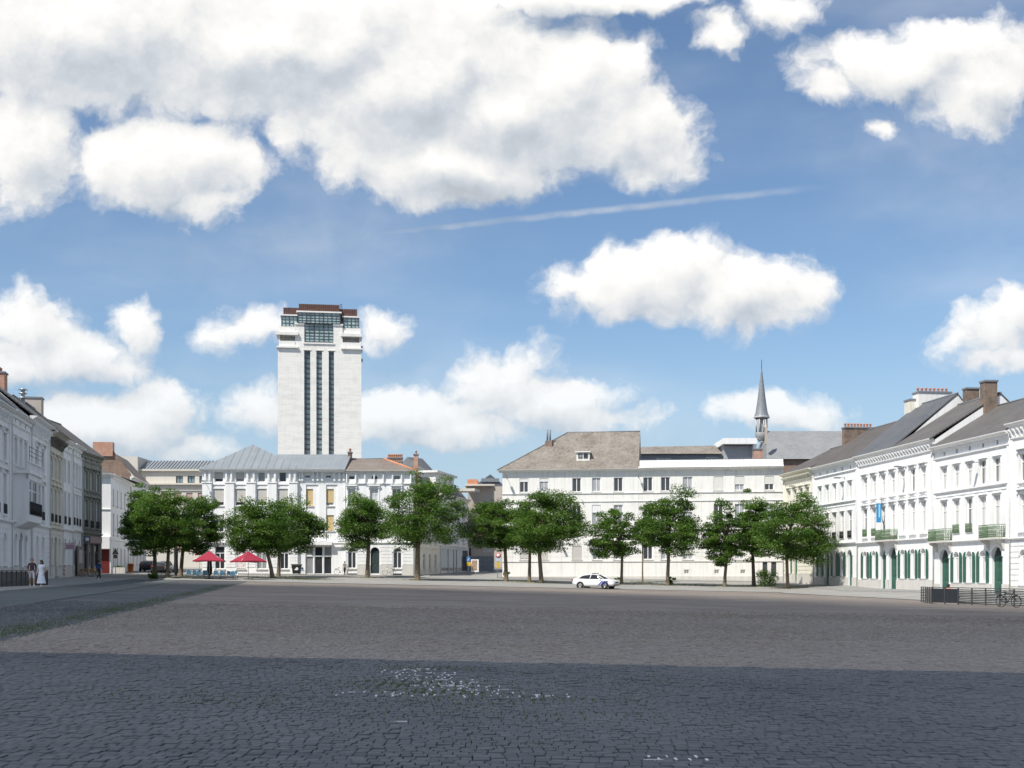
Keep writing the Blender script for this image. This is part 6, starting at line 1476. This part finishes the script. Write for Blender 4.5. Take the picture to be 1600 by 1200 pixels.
MB().box(-.012,-.95,bz0,.012,-.45,bz1).build('blue_cloth', BLUE, o); MB().box(-.014,-.97,bz0-.38,.014,-.44,bz0-.004).build('white_cloth', WOODW, o); MB().box(-.014,-.97,bz1+.004,.014,-.44,bz1+.2).build('white_cloth', WOODW, o)
MB().box(-.016,-.72,bz0+.5,.016,-.56,bz1-.12).build('pale_stripe', plain('pale_blue_cloth', (.30,.58,.75), .6, .15, 6), o)
P = row_left(100); o = thing('projecting_sign', 'faded pink shop sign sticking out from the shaded houses', 'sign', (P.x, P.y, EYE + (HZ-858.5)/FOC*P.y), frame_at(q[3], q[4])[0])
MB().box(-.04,-1.05,0,.04,-.12,.62).build('board', plain('faded_pink_board', (.50,.36,.40), .6, .15, 8), o); MB().tube([(0,0,.55),(0,-1.0,.66)], .02, 5).build('bracket', BLACK, o)
for zz in (.12, .32): MB().box(-.046,-.95,zz,.046,-.25,zz+.09).build('dark_line', plain('mauve_print', (.22,.12,.18), .6, .1), o)
P = row_left(121); o = thing('notice_board', 'dark framed notice board with pale poster on the shaded terrace', 'notice board', (P.x+.25, P.y, zl(P)+1.0), frame_at(q[4], q[5])[0])
MB().box(-2.2,-.10,-1.0,2.2,0,2.1).build('board', BLACK, o); MB().box(-1.2,-.125,.35,1.0,-.10,1.75).build('poster', plain('mauve_poster', (.42,.38,.45), .6, .15), o)
# street corner bits
p_ = Vector((-49.6, 157.5, gz(-49.6,157.5))); p_ = at(204, 0, 158); p_.z = gz(p_.x, 158) + .03
o = thing('orange_bin', 'orange plastic waste bin on the left street pavement', 'bin', p_); MB().lathe([(.34,0),(.40,1.0),(.42,1.02),(.42,1.08),(.3,1.12),(.0,1.14)], 4).build('body', plain('orange_plastic', (.50,.13,.03), .5, .1), o); MB().box(-.18,-.34,.75,.18,-.26,.9).build('slot', PLAST, o)
p_ = at(187, 0, 147.5); p_.z = gz(p_.x, 147.5) + .03; o = thing('planter', 'low concrete planter in front of the white corner house', 'planter', p_, R(4)); MB().box(-.7,-.35,0,.7,.35,.75).build('trough', PALE, o); MB().box(-.62,-.27,.74,.62,.27,.78).build('soil', BARK, o)
C_ = np.array([(random.uniform(-.55,.55), random.uniform(-.2,.2), .85) for _ in range(9)]); leaf_cloud('plants', C_, 60, np.full(9, .2), LEAF, o, (.06,.12), .8)
p_ = at(180.5, 0, 146); p_.z = gz(p_.x, 146) + .03; o = thing('warning_sign', 'dark triangular road sign seen from behind by the corner house', 'sign', p_); MB().tube([(0,0,0),(0,0,3.0)], .04, 7).build('pole', STEEL, o)
MB().prism([(-.42,2.35),(.42,2.35),(0,3.08)], -.07, -.045).build('triangle_plate', BLACK, o); MB().box(-.25,-.07,1.85,.25,-.045,2.3).build('lower_plate', BLACK, o)
# ------------------------------------------------------------------ people
SKIN = plain('skin', (.48, .29, .21), .6, .06, 8); HAIRD = plain('dark_hair', (.03, .02, .015), .7, .2); HAIRG = plain('grey_cap', (.20, .13, .14), .8, .15)
def person(label, loc, rz, hgt, cloth, stride=.25, dress=None, hair=HAIRD, seated=False, swing=.5):
    """cloth: (top, legs, shoe, sleeve height fraction skin, leg skin below)"""
    top, legs, shoe, arm_skin, leg_skin = cloth
    o = thing('person', label, 'person', loc, rz); k = hgt / 1.75
    V = []; Rr = []; E = []
    def add(p, r, par=None):
        V.append(Vector(p) * k); Rr.append(r * k)
        if par is not None: E.append((par, len(V) - 1))
        return len(V) - 1
    pel = add((0,0,.95), .155); s1 = add((0,.0,1.10), .135, pel); s2 = add((0,-.01,1.28), .165, s1); s3 = add((0,0,1.42), .13, s2); nk = add((0,-.01,1.50), .058, s3)
    h1 = add((0,-.02,1.575), .085, nk); h2 = add((0,-.025,1.66), .098, h1); h3 = add((0,-.015,1.73), .06, h2)
    for s_ in (-1, 1):
        st = stride * s_
        hp = add((.09*s_,0,.90), .10, pel)
        if seated: kn = add((.11*s_,-.44,.93), .07, hp); an = add((.11*s_,-.46,.52), .05, kn); to = add((.11*s_,-.60,.46), .045, an)
        else:
            kn = add((.10*s_, -.5*st-.03, .50), .068, hp); an = add((.10*s_, -st+(.10 if st < 0 else 0), .09), .045, kn); to = add((.11*s_, -st-.14+(.08 if st < 0 else 0), .045), .042, an)
        sh = add((.185*s_,0,1.40), .068, s3); sw = -st * swing
        el = add((.235*s_, -sw*.6+.03, 1.13), .048, sh); wr = add((.225*s_, -sw-.10, .90), .033, el); pm = add((.222*s_, -sw-.13, .83), .036, wr)
        for f_, (dx_, dy_, L_) in enumerate(((0,-.03,.085),(0,-.008,.095),(0,.014,.088),(0,.034,.07))):
            a = add((.222*s_, -sw-.13+dy_, .80), .0095, pm); b_ = add((.218*s_-.01*s_, -sw-.14+dy_*1.2, .80-L_*.55), .009, a); add((.205*s_-.02*s_, -sw-.145+dy_*1.25, .80-L_), .0075, b_)
        a = add((.205*s_, -sw-.165, .83), .011, pm); add((.195*s_, -sw-.185, .785), .009, a)
    me = bpy.data.meshes.new('body'); me.from_pydata([tuple(v) for v in V], E, []); bo = link('body', me)
    md = bo.modifiers.new('skin', 'SKIN'); md.use_smooth_shade = True; md.branch_smoothing = .4
    for i, d in enumerate(me.skin_vertices[0].data): d.radius = (Rr[i], Rr[i] * (.78 if i in (s1, s2, s3, pel) else 1)); d.use_root = (i == pel)
    sb = bo.modifiers.new('sub', 'SUBSURF'); sb.levels = 1; sb.render_levels = 1
    bpy.context.view_layer.update(); dg = bpy.context.evaluated_depsgraph_get()
    m2 = bpy.data.meshes.new_from_object(bo.evaluated_get(dg)); bpy.data.objects.remove(bo)
    m2.materials.clear()
    for m_ in (top, legs, shoe, SKIN): m2.materials.append(m_)
    for f in m2.polygons:
        c = f.center / k; i = 0
        if c.z > 1.475: i = 3
        elif abs(c.x) > .205 and c.z < 1.3 and not (seated and c.z < 1.0 and c.y < -.2): i = 3 if c.z < arm_skin else 0
        elif c.z < .98 and (abs(c.x) < .2): i = 1 if c.z > leg_skin else 3
        if not seated and c.z < .10: i = 2
        f.material_index = i; f.use_smooth = True
    m2.name = 'body'; b = link('body', m2, o)
    hb = MB(); hb.lathe([(.0,.115),(.06,.105),(.098,.06),(.108,.0),(.104,-.05),(.09,-.07)], 14); hb.build('hair', hair, b, T(0, .012*k, 1.665*k) @ Matrix.Rotation(R(-14), 4, 'X') @ Matrix.Scale(k, 4))
    fc = MB(); fc.lathe([(.0,-.012),(.014,0),(.0,.012)], 6, (-.035,-.112,1.655)); fc.lathe([(.0,-.012),(.014,0),(.0,.012)], 6, (.035,-.112,1.655)); fc.build('eyes', BLACK, b, Matrix.Scale(k, 4))
    ns = MB(); ns.add([(-.016,-.112,1.615),(.016,-.112,1.615),(0,-.145,1.617),(0,-.115,1.662)], [(0,1,2),(0,2,3),(1,3,2)]); ns.build('nose', SKIN, b, Matrix.Scale(k, 4))
    mo_ = MB(); mo_.box(-.026,-.112,1.578,.026,-.1,1.588); mo_.build('mouth', plain('lips', (.35,.12,.11), .5, .05), b, Matrix.Scale(k, 4))
    if hair is HAIRD and dress:
        lh = MB(); lh.lathe([(.085,.02),(.115,-.06),(.12,-.18),(.10,-.27),(.0,-.28)], 12); lh.build('long_hair', hair, b, T(0,.045*k,1.66*k) @ Matrix.Scale(k, 4))
    if dress:
        n = 20; prof = [(.105,1.44),(.17,1.36),(.165,1.2),(.15,1.1),(.19,.92),(.23,.6),(.29,.22)]; vs = []; fs = []
        for i, (r_, z) in enumerate(prof):
            for j in range(n):
                a = 2*math.pi*j/n; fr = 1 + (.10*math.sin(5*a+z*3) * min(1, max(0, (1.05-z))))
                vs.append((r_*fr*math.cos(a)*k, (r_*fr*math.sin(a)*.85 - .0)*k, z*k))
        for i in range(len(prof)-1):
            for j in range(n): fs.append((i*n+j, i*n+(j+1)%n, (i+1)*n+(j+1)%n, (i+1)*n+j))
        m = MB(); m.add(vs, fs, True); m.build('dress', dress, b)
    return o
cm = lambda n_, c_: plain(n_, c_, .85, .12, 9)
MAR = cm('maroon_shirt', (.085,.045,.045)); SHO = cm('pale_shorts', (.55,.53,.55)); WSH = cm('white_shoes', (.75,.75,.75)); WDR = cm('white_dress', (.72,.76,.82)); BJ = cm('blue_jacket', (.03,.07,.18)); BT = cm('black_trousers', (.02,.02,.025)); GTS = cm('grey_shirt', (.22,.22,.21)); RTS = cm('coral_top', (.60,.20,.14))
def on_walk(px, py, lo=50, hi=125):
    b = hit(px, py, lo, hi); b.z += .125; return b
person('man in a dark maroon shirt and pale shorts walking beside a woman in white', on_walk(50, 919.5), R(25), 1.80, (MAR, SHO, WSH, 1.0, .52), .22, hair=HAIRG)
person('woman in a long white dress walking beside a man in shorts', on_walk(64.5, 919.8), R(-12), 1.68, (WDR, WDR, WSH, 1.32, .9), .14, dress=WDR)
person('person in a blue jacket and black trousers by the grey corner house', on_walk(155, 908, 90, 140), R(150), 1.75, (BJ, BT, WSH, .9, 0), .24)
p_ = at(538.5, 0, 154.3); p_.z = gz(p_.x, p_.y) + .12
person('person in a grey shirt and dark trousers near the pale bicycle', p_, R(-20), 1.72, (GTS, BT, BT, 1.15, 0), .12)
p_ = at(1482, 0, 84.5); p_.z = gz(p_.x, 84.5) - .42
o = person('person in a coral top seated behind the dark terrace railing', p_, R(160), 1.70, (RTS, BT, BT, 1.2, .1), 0, seated=True)
bn = thing('terrace_bench', 'low bench under the person behind the dark railing', 'bench', (p_.x, p_.y, gz(p_.x, p_.y))); MB().box(-.7,-.25,.36,.7,.3,.42).build('seat', DKFR, bn)
for x in (-.6, .6): MB().box(x-.04,-.2,0,x+.04,.25,.36).build('leg', DKFR, bn)
